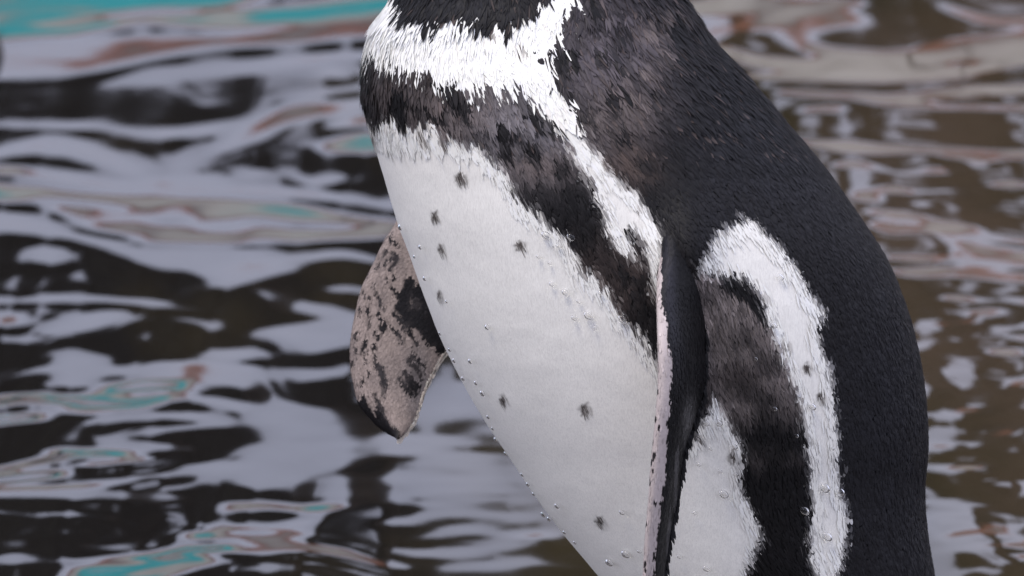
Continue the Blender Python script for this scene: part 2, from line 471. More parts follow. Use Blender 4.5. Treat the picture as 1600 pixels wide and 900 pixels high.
mw, bw = principled('pond_water', (0.03, 0.025, 0.015), 0.072, 0.5, 1.333)
nt = mw.node_tree
geo = nt.nodes.new('ShaderNodeNewGeometry')
mp = nt.nodes.new('ShaderNodeMapping'); mp.inputs['Scale'].default_value = (3.0, 1.2, 1.0)
nz = nt.nodes.new('ShaderNodeTexNoise'); nz.inputs['Scale'].default_value = 1.6; nz.inputs['Detail'].default_value = 5
sep = nt.nodes.new('ShaderNodeSeparateXYZ')
mr = nt.nodes.new('ShaderNodeMapRange'); mr.inputs['From Min'].default_value = -0.35; mr.inputs['From Max'].default_value = 0.35
mr.inputs['To Min'].default_value = -0.22; mr.inputs['To Max'].default_value = 0.33
ad = nt.nodes.new('ShaderNodeMath'); ad.operation = 'ADD'
cr = nt.nodes.new('ShaderNodeValToRGB')
cr.color_ramp.elements[0].position = 0.42; cr.color_ramp.elements[0].color = (0.010, 0.009, 0.008, 1)
cr.color_ramp.elements[1].position = 0.95; cr.color_ramp.elements[1].color = (0.058, 0.042, 0.028, 1)
e = cr.color_ramp.elements.new(0.68); e.color = (0.030, 0.024, 0.013, 1)
nt.links.new(geo.outputs['Position'], mp.inputs['Vector']); nt.links.new(mp.outputs[0], nz.inputs['Vector'])
nt.links.new(geo.outputs['Position'], sep.inputs[0]); nt.links.new(sep.outputs['X'], mr.inputs['Value'])
nt.links.new(nz.outputs['Fac'], ad.inputs[0]); nt.links.new(mr.outputs[0], ad.inputs[1])
nt.links.new(ad.outputs[0], cr.inputs['Fac']); nt.links.new(cr.outputs[0], bw.inputs['Base Color'])
water = grid_mesh('water', np.stack([VX, VY, HZ], -1), mw)
tag(water, 'rippled dark pond water mirroring pale sky, trees and a painted wall', kind='structure')

# ------------------------------------------------------------------ ground, ledge, far bank
mg, b_ = principled('wet_stone', rough=0.6); noise_color(mg, b_, 9, (0.03, 0.027, 0.024), (0.11, 0.10, 0.09)); noise_bump(mg, b_, 30, 0.6, 0.01)
gxs = np.concatenate([np.linspace(-14, -2.1, 50), np.linspace(-2, 2, 180), np.linspace(2.1, 14, 50)]); gys = np.concatenate([np.linspace(-40, -4.2, 30), np.linspace(-4, -0.8, 60), np.linspace(-0.78, 0.34, 80)])
GX, GY = np.meshgrid(gxs, gys)
GZ = 0.035 + 0.05 * fbm(GX * 1.6, GY * 1.9, 61, 5) * np.clip(np.hypot(GX - 0.12, GY + 0.02) * 1.2 - 0.12, 0.05, 1)
fall = np.clip((GY - 0.13 - 0.16 * fbm(GX * 1.3, GY * 0, 66, 4)) / 0.10, 0, 1)
GZ = GZ - 0.16 * fall - 0.3 * np.clip((GY - 0.28) / 0.06, 0, 1)
tag(grid_mesh('rock_ledge', np.stack([GX, GY, GZ], -1), mg), 'low wet stone ledge at the pond edge under the penguin', kind='structure')

mb, b_ = principled('bank_earth', rough=0.9); noise_color(mb, b_, 3, (0.04, 0.032, 0.02), (0.10, 0.085, 0.05)); noise_bump(mb, b_, 8, 0.8, 0.05)
GX, GY = np.meshgrid(np.linspace(-40, 40, 120), np.concatenate([np.linspace(7.6, 10, 20), np.linspace(10.5, 120, 30)]))
GZ = -0.25 + 0.30 * np.clip((GY - 7.6) / 0.5, 0, 1) + 0.05 * fbm(GX, GY, 71, 3)
tag(grid_mesh('ground', np.stack([GX, GY, GZ], -1), mb), 'bare earth bank beyond the pond', kind='structure')

def box_arrays(x0, x1, y0, y1, z0, z1):
    v = np.array([(x, y, z) for z in (z0, z1) for y in (y0, y1) for x in (x0, x1)], float)
    f = [(0, 2, 3, 1), (4, 5, 7, 6), (0, 1, 5, 4), (2, 6, 7, 3), (0, 4, 6, 2), (1, 3, 7, 5)]
    return v, f
def box(name, dims, mat, parent=None):
    v, f = box_arrays(*dims)
    f = np.array(f)
    return raw_mesh(name, v, f.ravel(), np.arange(6) * 4, np.full(6, 4), mat, None, parent, smooth=False)

def paint(name, c1, c2, sc=4):
    m, b = principled(name, rough=0.65)
    noise_color(m, b, sc, c1, c2, 0.3, 0.7); noise_bump(m, b, 25, 0.3, 0.004)
    return m
m_teal = paint('teal_paint', (0.03, 0.56, 0.58), (0.08, 0.68, 0.68))
m_cream = paint('cream_paint', (0.70, 0.66, 0.58), (0.84, 0.80, 0.72))
m_pale = paint('grey_paint', (0.50, 0.50, 0.46), (0.70, 0.69, 0.64))
m_orange = paint('terracotta', (0.45, 0.13, 0.06), (0.62, 0.22, 0.11))
# far retaining wall: teal foot course, cream panels, terracotta coping
WY = 7.9
wall = empty('pool_wall', (0, WY, 0))
x = -9.0
k = 0
while x < 9.0:
    w = random.uniform(0.5, 0.95)
    teal_here = x < -0.45
    box('foot_panel', (x, x + w - 0.012, WY - 0.03, WY + 0.12, -0.4, 0.38 + random.uniform(-0.02, 0.03)), m_teal if teal_here else random.choice([m_pale, m_cream]), wall)
    box('panel', (x, x + w - 0.015, WY + 0.002 * (k % 3), WY + 0.14, 0.42, 0.84), random.choice([m_cream, m_cream, m_pale]), wall)
    x += w; k += 1
x = -9.0
while x < 9.0:
    w = random.uniform(0.38, 0.5)
    box('coping_tile', (x, x + w - 0.008, WY - 0.06, WY + 0.2, 0.842, 0.95 + random.uniform(-0.008, 0.008)), m_orange, wall)
    x += w
box('wall_core', (-9, 9, WY + 0.06, WY + 0.11, -0.4, 0.84), m_pale, wall)
tag(wall, 'low teal and cream painted wall with terracotta coping mirrored in the pond', 'wall')

# trees behind the wall whose crowns reach out over the pond (seen as the dark mirror image)
m_bark, b_ = principled('bark', rough=0.9); noise_color(m_bark, b_, 14, (0.03, 0.022, 0.015), (0.09, 0.07, 0.05))
m_leaf, b_ = principled('leaf', rough=0.55); noise_color(m_leaf, b_, 2.0, (0.028, 0.031, 0.020), (0.066, 0.064, 0.044), 0.3, 0.7)
def tube(pts, rad, sides=8):
    pts = np.array(pts, float)
    V = []
    for i, p in enumerate(pts):
        t = pts[min(i + 1, len(pts) - 1)] - pts[max(i - 1, 0)]
        t = t / np.linalg.norm(t)
        a = np.cross(t, [0.3, 0.2, 1.0] if abs(t[2]) < 0.9 else [1, 0, 0]); a /= np.linalg.norm(a)
        b = np.cross(t, a)
        an = np.linspace(0, 2 * np.pi, sides, endpoint=False)
        V.append(p + rad[i] * (np.cos(an)[:, None] * a + np.sin(an)[:, None] * b))
    return np.array(V)
def tree(x, y, h, spread, label, seed, low):
    r = np.random.default_rng(seed)
    t = empty('tree', (x, y, 0))
    pts = [(x + 0.15 * math.sin(k * 1.3 + seed), y - 0.05 * k, -0.1 + h * 0.75 * k / 6) for k in range(7)]
    tr = grid_mesh('trunk', tube(pts, np.linspace(0.2, 0.06, 7)), m_bark, None, t, wrap=True)
    cents = []
    for k in range(9):
        a = r.uniform(0, 2 * np.pi); q = r.uniform(0.4, 1.0) * spread
        s = np.array(pts[3 + k % 3]); e_ = np.array([x + q * math.cos(a), y - abs(q * math.sin(a)) * 0.9, low + r.uniform(0.35, 0.9) * (h - low)])
        m_ = (s + e_) / 2 + [0, 0, 0.2]
        grid_mesh('limb', tube([s, m_, e_], [0.06, 0.045, 0.02], 6), m_bark, None, tr, wrap=True)
        cents.append(e_)
    for k in range(26):
        a = r.uniform(0, 2 * np.pi); q = math.sqrt(r.uniform(0, 1)) * spread
        cents.append(np.array([x + q * math.cos(a), y + q * math.sin(a) * 0.8 - 0.3, low + 0.2 + r.uniform(0, 1) * (h - low)]))
    cents = np.array(cents)
    n = 42000
    ci = r.integers(0, len(cents), n)
    dv = r.normal(size=(n, 3)); dv /= np.linalg.norm(dv, axis=1)[:, None]
    P = cents[ci] + dv * (r.uniform(0.15, 1, (n, 1)) ** 0.5) * np.array([0.62, 0.55, 0.42])
    P = P[P[:, 2] > low - 0.25 + 0.22 * np.sin(P[:, 0] * 2.3 + seed) + 0.15 * np.sin(P[:, 0] * 7.1) + r.normal(0, 0.12, len(P))]
    n = len(P)
    d1 = r.normal(size=(n, 3)); d1 /= np.linalg.norm(d1, axis=1)[:, None]
    d2 = np.cross(d1, r.normal(size=(n, 3))); d2 /= np.linalg.norm(d2, axis=1)[:, None]
    Ls = r.uniform(0.09, 0.17, (n, 1))
    V = np.stack([P - d1 * Ls, P + d2 * Ls * 0.45, P + d1 * Ls, P - d2 * Ls * 0.45], 1).reshape(-1, 3)
    raw_mesh('crown', V, np.arange(4 * n), np.arange(n) * 4, np.full(n, 4), m_leaf, None, t, smooth=False)
    tag(t, label, 'tree', 'trees mirrored in the pond')
TREES = [(-5.6, 9.8, 5.6, 2.3, 'leafy tree farthest left behind the painted wall'),
         (-2.6, 9.3, 6.0, 2.7, 'dark leafy tree left of centre behind the painted wall'),
         (0.45, 9.5, 6.6, 2.4, 'tall dark tree straight across the pond'),
         (2.9, 9.2, 6.2, 2.5, 'dark leafy tree right of centre behind the painted wall'),
         (5.5, 9.7, 5.8, 2.3, 'leafy tree farthest right behind the painted wall')]
for k, (x, y, h, sp, lab) in enumerate(TREES):
    tree(x, y, h, sp, lab, 80 + k, 2.15 if x > 2 else 1.95)

# ------------------------------------------------------------------ penguin
LP = np.array([(800, -338), (742, -325), (690, -285), (655, -225), (640, -160), (636, -110), (622, -50), (605, 0), (580, 40), (567, 90), (563, 140), (570, 185), (585, 240), (600, 290),
               (618, 350), (640, 410), (665, 480), (690, 540), (720, 600), (755, 660), (795, 720), (835, 780), (880, 840), (930, 900), (1000, 985), (1065, 1060), (1130, 1125), (1200, 1180), (1270, 1215), (1350, 1228)], float)
RP = np.array([(800, -338), (850, -326), (900, -285), (940, -220), (968, -150), (1005, -90), (1042, -40), (1075, 0), (1116, 60), (1170, 120), (1230, 190), (1290, 260), (1340, 330), (1385, 400), (1415, 470),
               (1435, 540), (1448, 620), (1452, 700), (1447, 760), (1450, 820), (1459, 880), (1468, 930), (1490, 1000), (1515, 1070), (1520, 1130), (1495, 1180), (1440, 1215), (1350, 1228)], float)
def smooth_interp(P, y):
    """pchip-like interpolation of x over y"""
    X, Y = P[:, 0], P[:, 1]
    h = np.diff(Y); d = np.diff(X) / h
    m = np.zeros(len(X)); m[0] = d[0]; m[-1] = d[-1]
    m[1:-1] = (d[:-1] * h[1:] + d[1:] * h[:-1]) / (h[1:] + h[:-1])
    i = np.clip(np.searchsorted(Y, y) - 1, 0, len(h) - 1)
    t = (y - Y[i]) / h[i]
    return ((1 + 2 * t) * (1 - t) ** 2 * X[i] + t * (1 - t) ** 2 * h[i] * m[i] + t * t * (3 - 2 * t) * X[i + 1] + t * t * (t - 1) * h[i] * m[i + 1])
TAN = math.tan(PITCH)
PERSP = DIST / S
def zc(y):
    return (450 - y) * TAN          # keeps the bird upright in the world
def body_pt(y, th):
    y = np.clip(y, -337.5, 1227.5)
    L = smooth_interp(LP, y); R = smooth_interp(RP, y)
    k = 1 - zc(y) / PERSP
    cx = (L + R) / 2; W = np.maximum((R - L) / 2, 0.5)
    br = 0.72 + 0.14 * np.clip((y + 100) / 300, 0, 1)
    c, s = np.cos(th), np.sin(th)
    x = 800 + (cx + W * c - 800) * k
    x0 = cx + W * c
    hump = 34 * np.exp(-((x0 - 1068) / 42) ** 2 - ((y - 392) / 75) ** 2) * np.clip(np.abs(s) * 1.5, 0, 1)
    z = zc(y) + W * br * s + np.sign(s) * hump
    return np.stack([x, 450 + (y - 450) * k, z], -1)
def body_frame(y, th):
    e1, e2 = 1.0, 0.004
    p = body_pt(y, th)
    ty = body_pt(y + e1, th) - body_pt(y - e1, th)
    tt = body_pt(y, th + e2) - body_pt(y, th - e2)
    ty /= np.linalg.norm(ty, axis=-1, keepdims=True) + 1e-9
    tt /= np.linalg.norm(tt, axis=-1, keepdims=True) + 1e-9
    n = np.cross(tt, ty)
    n /= np.linalg.norm(n, axis=-1, keepdims=True) + 1e-9
    # outward
    cen = body_pt(y, th + np.pi)
    flip = np.sum(n * (p - cen), -1) < 0
    n[flip] *= -1
    return p, ty, tt, n
def screen(p):
    k = 1 - p[..., 2] / PERSP
    return 800 + (p[..., 0] - 800) / k, 450 + (p[..., 1] - 450) / k
def surf_at(x, y):
    """body point whose near side shows at drawing position x, y"""
    lo, hi = 0.02, math.pi - 0.02
    yy = y
    for _ in range(4):
        L = smooth_interp(LP, np.array([yy]))[0]; R = smooth_interp(RP, np.array([yy]))[0]
        c = np.clip((x - (L + R) / 2) / ((R - L) / 2), -0.999, 0.999)
        th = math.acos(c)
        for _ in range(4):
            p = body_pt(np.array([yy]), np.array([th]))[0]
            sx_, sy_ = screen(p)
            c = np.clip(c + (x - sx_) / ((R - L) / 2), -0.999, 0.999); th = math.acos(c)
        yy += (y - sy_)
    return yy, th

BLACK, WHITE = 1, 0
P_throat = [(560, -500), (600, -60), (612, -5), (622, 15), (640, 36), (668, 44), (700, 41), (740, 42), (770, 50), (800, 44), (828, 28), (848, 12), (858, -5), (862, -60), (850, -130), (815, -190), (770, -215), (700, -210), (600, -240), (560, -500)]
P_crown = [(560, -500), (1100, -500), (1300, -100), (1080, 0), (905, -2), (905, -60), (905, -140), (880, -210), (830, -262), (770, -270), (700, -255), (560, -260)]
P_back = [(905, -5), (893, 30), (885, 55), (868, 75), (853, 95), (862, 122), (880, 145), (900, 165), (907, 190), (915, 215), (935, 235), (945, 255), (962, 275), (980, 290), (1000, 305), (1015, 325), (1025, 345), (1033, 370), (1035, 420),
          (1030, 560), (1060, 700), (1110, 640), (1100, 440), (1140, 440), (1180, 455), (1260, 900), (1290, 1300), (1700, 1300), (1700, -60), (905, -60)]
P_stripe = [(1090, 426), (1105, 400), (1113, 375), (1130, 352), (1150, 347), (1165, 338), (1185, 350), (1205, 370), (1225, 385), (1240, 410), (1252, 427), (1265, 455), (1280, 470), (1290, 490), (1280, 515), (1282, 545), (1300, 570), (1302, 600),
            (1310, 640), (1312, 690), (1315, 760), (1325, 800), (1325, 830), (1315, 870), (1310, 910), (1320, 1010), (1350, 1110), (1300, 1120), (1285, 1010), (1272, 890), (1262, 860), (1262, 820), (1268, 790), (1262, 760), (1265, 720), (1260, 680), (1252, 640), (1243, 605), (1228, 575),
            (1213, 545), (1205, 515), (1195, 490), (1190, 470), (1180, 450), (1165, 435), (1140, 431), (1110, 431)]
P_band = [(540, 84), (580, 100), (610, 105), (640, 119), (670, 125), (700, 140), (730, 146), (760, 140), (790, 140), (815, 148), (832, 160), (848, 178), (865, 195), (872, 215), (890, 240), (905, 262), (925, 290), (935, 315), (943, 345), (950, 368), (965, 388),
          (985, 400), (1000, 415), (1014, 436), (1026, 470), (1060, 570), (1030, 562), (1010, 540), (990, 515), (970, 490), (955, 460), (935, 440), (915, 430), (905, 410), (890, 385), (880, 365), (855, 350), (838, 330), (810, 312), (800, 290), (785, 262),
          (765, 238), (750, 230), (730, 222), (715, 212), (690, 206), (655, 196), (640, 186), (615, 190), (600, 186), (585, 196), (540, 190)]
P_tick = [(978, 358), (989, 354), (1001, 374), (1009, 398), (1018, 432), (1010, 438), (998, 406), (986, 376)]
P_flank = [(1080, 432), (1110, 434), (1140, 433), (1165, 438), (1182, 455), (1192, 480), (1207, 520), (1230, 578), (1246, 610), (1254, 645), (1263, 700), (1264, 760), (1269, 795), (1263, 830), (1264, 862), (1276, 900), (1290, 1010), (1305, 1110), (1220, 1110), (1190, 1000), (1166, 900), (1180, 862), (1190, 835),
           (1176, 800), (1164, 780), (1156, 750), (1163, 720), (1158, 690), (1145, 668), (1130, 642), (1120, 627), (1104, 622), (1080, 650)]
SPOTS = [(718, 280, 11, 11, 1), (676, 341, 7, 11, .9), (686, 391, 7, 9, .9), (811, 385, 11, 9, 1), (912, 642, 10, 9, 1), (783, 628, 7, 10, .9), (935, 818, 9, 9, 1), (683, 463, 5, 9, .7), (690, 216, 9, 9, .75), (655, 210, 8, 8, .6), (997, 325, 7, 6, .7),
         (1285, 621, 9, 8, 1), (1263, 576, 9, 9, .9), (1092, 686, 10, 9, .5), (815, 74, 8, 9, .6), (770, 56, 5, 8, .6), (712, 52, 6, 4, .7), (1145, 716, 10, 12, .7), (1228, 541, 9, 7, .7), (578, 214, 3, 16, .9)]
C_white = lin(238, 236, 228); C_warm = lin(243, 239, 229)
C_black = lin(17, 16, 17); C_blue = lin(27, 27, 30); C_brown = lin(92, 84, 82); C_gray = lin(110, 106, 108)

def clumps(x, y, cw, ch, seed):
    """nearest tuft centre of a jittered lattice, plus a random number per tuft"""
    gj = lattice(2000 + seed); gk = lattice(2100 + seed); gr = lattice(2200 + seed)
    cx0 = np.floor(x / cw).astype(int); cy0 = np.floor(y / ch).astype(int)
    best = np.full(x.shape, 1e9); bx = x.copy(); by = y.copy(); br_ = np.zeros(x.shape)
    for i in (-1, 0, 1):
        for j in (-1, 0, 1):
            a, b = (cx0 + i) % 256, (cy0 + j) % 256
            px = (cx0 + i + 0.15 + 0.7 * gj[a, b]) * cw; py = (cy0 + j + 0.15 + 0.7 * gk[a, b]) * ch
            d = ((px - x) / cw) ** 2 + ((py - y) / ch) ** 2
            m = d < best
            best = np.where(m, d, best); bx = np.where(m, px, bx); by = np.where(m, py, by); br_ = np.where(m, gr[a, b], br_)
    return bx, by, br_
def tufts(x, y):
    k = np.clip((300 - y) / 110, 0, 1)
    ax, ay, ar = clumps(x, y, 21, 28, 1)
    bx, by, br_ = clumps(x, y, 11, 15, 2)
    big = (k > 0.3) | in_poly(x, y, P_band)
    return np.where(big, ax, bx), np.where(big, ay, by), np.where(big, ar, br_), big
def pattern(x, y, jitter=True):
    """plumage colour (and dark flag) at near-side drawing positions"""
    n = len(x)
    tx, ty_, tr, big = tufts(x, y)
    mixk = np.where(y < 190, 0.6, np.where(big, 0.4, 0.2))
    jx = x + (tx - x) * mixk + 6 * fbm(x / 22, y / 22, 3, 4) + rng.normal(0, 3.4, n) * jitter
    jy = y + (ty_ - y) * mixk + 6 * fbm(x / 22 + 40, y / 22, 4, 4) + rng.normal(0, 3.8, n) * jitter
    dark = in_poly(jx, jy, P_throat) | in_poly(jx, jy, P_crown) | in_poly(jx, jy, P_back)
    dark &= ~in_poly(jx, jy, P_stripe)
    band = in_poly(jx, jy, P_band) | in_poly(jx, jy, P_tick)
    flank = in_poly(jx, jy, P_flank)
    col = np.tile(C_white, (n, 1))
    up = np.clip((300 - y) / 250, 0, 1)[:, None]
    col = col * (1 - up) + C_warm * up
    # tiny cool and warm drift in the white
    col *= (1 + 0.05 * fbm(x / 60, y / 40, 9, 3))[:, None]
    dk = np.tile(C_black, (n, 1))
    r1 = 0.6 * vnoise(x / 7, y / 11, 15) + 1.25 * (tr * 2 - 1); r2 = fbm(x / 40, y / 40, 17, 3)
    def blob(c, cx, cy, rx_, ry_, s, mott=0.6):
        nonlocal dk
        w = s * np.exp(-((x - cx) / rx_) ** 2 - ((y - cy) / ry_) ** 2) * np.clip(1 + mott * (r1 + r2 * 0.8), 0, 1.8)
        w = np.clip(w, 0, 1)[:, None]
        dk = dk * (1 - w) + c * w
    blob(C_gray, 800, 205, 95, 62, 0.8, 0.9)
    blob(C_brown, 700, 175, 70, 35, 0.6, 1.0)
    blob(C_brown, 620, 140, 45, 35, 0.35, 1.0)
    blob(C_brown, 840, 255, 60, 25, 0.7, 1.0)
    blob(C_brown, 700, 200, 40, 16, 0.5, 1.1)
    blob(lin(70, 60, 56), 960, 440, 70, 60, 0.5)
    blob(lin(72, 67, 70), 955, 90, 85, 110, 0.8, 0.8)
    blob(lin(84, 76, 73), 960, 180, 60, 40, 0.6)
    for (bx, by) in [(1020, 55), (1050, 95), (1005, 160), (1000, 120), (1040, 30), (965, 150)]:
        blob(lin(98, 89, 86), bx, by, 28, 12, 0.65, 1.0)
    blob(lin(84, 72, 66), 985, 255, 45, 28, 0.6, 1.0)
    blob(C_blue, 1180, 220, 130, 150, 0.7, 0.3)
    blob(C_blue, 1380, 700, 110, 300, 0.55, 0.3)
    blob(C_blue, 740, 10, 90, 40, 0.5, 0.5)
    fl = np.clip((715 + 130 * r2 - y) / 210, 0, 1) ** 1.6
    w = (flank * fl * np.clip(0.85 + 0.45 * vnoise(x / 8, y / 9, 18) + 0.2 * r1 + 0.5 * r2, 0, 1.0))[:, None]
    dk = dk * (1 - w) + lin(114, 106, 103) * w
    wd = (flank * np.clip(np.exp(-((x - 1150) / 45) ** 2 - ((y - 585) / 20) ** 2) * 1.2, 0, 1))[:, None]
    dk = dk * (1 - 0.75 * wd) + lin(52, 47, 46) * 0.75 * wd
    we = (flank * in_poly(x, y, [(1130, 425), (1165, 430), (1210, 500), (1195, 510), (1165, 470), (1125, 450)]))[:, None]
    dk = dk * (1 - we) + C_black * we
    flag = dark | band | flank
    col = np.where(flag[:, None], dk, col)
    for (sx_, sy_, ra, rb, s) in SPOTS:
        q = ((x + rng.normal(0, 1.0, n) - sx_) / ra) ** 2 + ((y + rng.normal(0, 2, n) - sy_) / rb) ** 2
        hit = (q < 2.2) & ~flag
        t = np.clip(3.4 * np.exp(-3.2 * q) * s * rng.uniform(0.5, 1.2, n), 0, 0.95)[:, None]
        col = np.where(hit[:, None], col * (1 - t) + lin(52, 42, 38) * t, col)
    return col, flag
def pattern_body(y, th):
    p = body_pt(y, th)
    p2 = p.copy()
    far = np.sin(th) < 0
    p2[far] = body_pt(y[far], np.abs(-th[far]))          # mirror image on the far flank
    sx_, sy_ = screen(p2)
    return pattern(sx_, sy_)

base_loc = to_world(np.array([1230.0, 1290.0, zc(1290.0)]))
penguin = empty('penguin', base_loc)
tag(penguin, 'black and white banded penguin standing at the pond edge, beaded with water drops', 'penguin')

m_feather, bf = principled('feather', rough=0.55, spec=0.22, attr=True)
na = m_feather.node_tree.nodes.new('ShaderNodeAttribute'); na.attribute_name = 'Nrm'
m_feather.node_tree.links.new(na.outputs['Vector'], bf.inputs['Normal'])
bf.inputs['Sheen Weight'].default_value = 0.0
bf.inputs['Sheen Roughness'].default_value = 0.4
m_skin, _b = principled('feather_base', rough=0.65, spec=0.2, attr=True)
nts = m_skin.node_tree
tcs = nts.nodes.new('ShaderNodeTexCoord'); mps = nts.nodes.new('ShaderNodeMapping')
mps.inputs['Rotation'].default_value = (0, math.radians(-22), 0); mps.inputs['Scale'].default_value = (1400, 1400, 420)
nzs = nts.nodes.new('ShaderNodeTexNoise'); nzs.inputs['Scale'].default_value = 1.0; nzs.inputs['Detail'].default_value = 3; nzs.inputs['Distortion'].default_value = 0.6
bps = nts.nodes.new('ShaderNodeBump'); bps.inputs['Strength'].default_value = 0.22; bps.inputs['Distance'].default_value = 0.0007
nts.links.new(tcs.outputs['Object'], mps.inputs['Vector']); nts.links.new(mps.outputs[0], nzs.inputs['Vector'])
# fine barb grain in the down
mpg = nts.nodes.new('ShaderNodeMapping'); mpg.inputs['Rotation'].default_value = (0, math.radians(-22), 0); mpg.inputs['Scale'].default_value = (1500, 1500, 200)
ngr = nts.nodes.new('ShaderNodeTexNoise'); ngr.inputs['Scale'].default_value = 1.0; ngr.inputs['Detail'].default_value = 4; ngr.inputs['Distortion'].default_value = 1.2
rgr = nts.nodes.new('ShaderNodeMapRange'); rgr.inputs['From Min'].default_value = 0.3; rgr.inputs['From Max'].default_value = 0.6; rgr.inputs['To Min'].default_value = 0.84; rgr.inputs['To Max'].default_value = 1.0
mxg = nts.nodes.new('ShaderNodeVectorMath'); mxg.operation = 'SCALE'
atg = [q for q in nts.nodes if q.type == 'ATTRIBUTE'][0]
nts.links.new(tcs.outputs['Object'], mpg.inputs['Vector']); nts.links.new(mpg.outputs[0], ngr.inputs['Vector']); nts.links.new(ngr.outputs['Fac'], rgr.inputs['Value'])
nts.links.new(atg.outputs['Color'], mxg.inputs[0]); nts.links.new(rgr.outputs[0], mxg.inputs['Scale']); nts.links.new(mxg.outputs[0], _b.inputs['Base Color'])
nts.links.new(nzs.outputs['Fac'], bps.inputs['Height']); nts.links.new(bps.outputs[0], _b.inputs['Normal'])

ny, nt_ = 560, 420
ys = -337.5 + (1227.5 + 337.5) * (0.5 - 0.5 * np.cos(np.linspace(0, np.pi, ny))) * 0.35 + 0.65 * np.linspace(0, 1565, ny)
ths = np.linspace(0, 2 * np.pi, nt_, endpoint=False)
YY, TT = np.meshgrid(ys, ths, indexing='ij')
p, ty, tt_, nn = body_frame(YY.ravel(), np.where(TT > np.pi, TT - 2 * np.pi, TT).ravel())
bc, _ = pattern_body(YY.ravel(), np.where(TT > np.pi, TT - 2 * np.pi, TT).ravel())
lump = 0.7 * fbm(YY.ravel() / 30, TT.ravel() * 8, 21, 3)
pb = p - nn * (3.5 - lump)[:, None]
body = grid_mesh('body', to_world(pb).reshape(ny, nt_, 3), m_skin, bc.reshape(ny, nt_, 3), penguin, wrap=True)

# feathers: thousands of small overlapping vanes following the body's flow
def scatter():
    Y, T = [], []
    y = -330.0
    while y < 1222:
        step = 4.2
        Lx = smooth_interp(LP, np.array([y]))[0]; Rx = smooth_interp(RP, np.array([y]))[0]
        W = (Rx - Lx) / 2
        per = W * 5.9
        sp = 5.0
        n = max(6, int(per / sp))
        t = (np.arange(n) + rng.random()) / n * 2 * np.pi + rng.normal(0, 0.25, n) * (2 * np.pi / n)
        t = np.where(t > np.pi, t - 2 * np.pi, t)
        keep = (np.sin(t) > -0.25) | (rng.random(n) < 0.45)
        if y > 1000 or y < -60:
            keep &= rng.random(n) < 0.75
        t = t[keep]
        Y.append(y + rng.normal(0, 1.6, len(t))); T.append(t)
        y += step
    return np.concatenate(Y), np.concatenate(T)

def vanes(p, d, b, n, ln, wd, lift, curl, c0, c1, turn=0.12, sn=None):
    """build tapered curved vanes; returns vertices (N*7,3), colours, shading normals"""
    N = len(p)
    s = np.array([0.0, 0.42, 0.78, 1.0]); wp = np.array([0.55, 1.0, 0.72, 0.0])
    V = np.zeros((N, 7, 3)); C = np.zeros((N, 7, 3)); Q = np.zeros((N, 7, 3))
    turn = np.broadcast_to(turn, (N,))[:, None]
    nb = n + b * rng.normal(0, 0.5, (N, 1)) * turn
    kk = 0
    for i in range(4):
        h = lift * s[i] - curl * s[i] ** 2
        c = p + d * (ln * s[i])[:, None] + n * (h * ln)[:, None] - n * 2.0
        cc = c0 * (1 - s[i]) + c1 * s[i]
        nv = nb + d * turn * (2.4 * s[i] - 1.2)
        nv /= np.linalg.norm(nv, axis=1)[:, None]
        Q[:, kk] = nv
        if i < 3:
            Q[:, kk] = nv - b * turn * 0.9; Q[:, kk + 1] = nv + b * turn * 0.9
            V[:, kk] = c - b * (wd * wp[i] * 0.5)[:, None] - n * (wd * wp[i] * 0.05)[:, None]
            V[:, kk + 1] = c + b * (wd * wp[i] * 0.5)[:, None] - n * (wd * wp[i] * 0.05)[:, None]
            C[:, kk] = C[:, kk + 1] = cc
            kk += 2
        else:
            V[:, kk] = c; C[:, kk] = cc
    return V.reshape(-1, 3), C.reshape(-1, 3), Q.reshape(-1, 3)
def vane_mesh(name, V, C, Q, mat, parent):
    N = len(V) // 7
    o = (np.arange(N) * 7)[:, None]
    loops = np.concatenate([o + np.array([0, 1, 3, 2]), o + np.array([2, 3, 5, 4]), o + np.array([4, 5, 6])], 1)
    starts = (np.arange(N) * 11)[:, None] + np.array([0, 4, 8])
    tot = np.tile([4, 4, 3], N)
    return raw_mesh(name, to_world(V), loops.ravel(), starts.ravel(), tot, mat, C, parent, True, Q[:, 0:1] * RIGHT - Q[:, 1:2] * UP - Q[:, 2:3] * FWD)

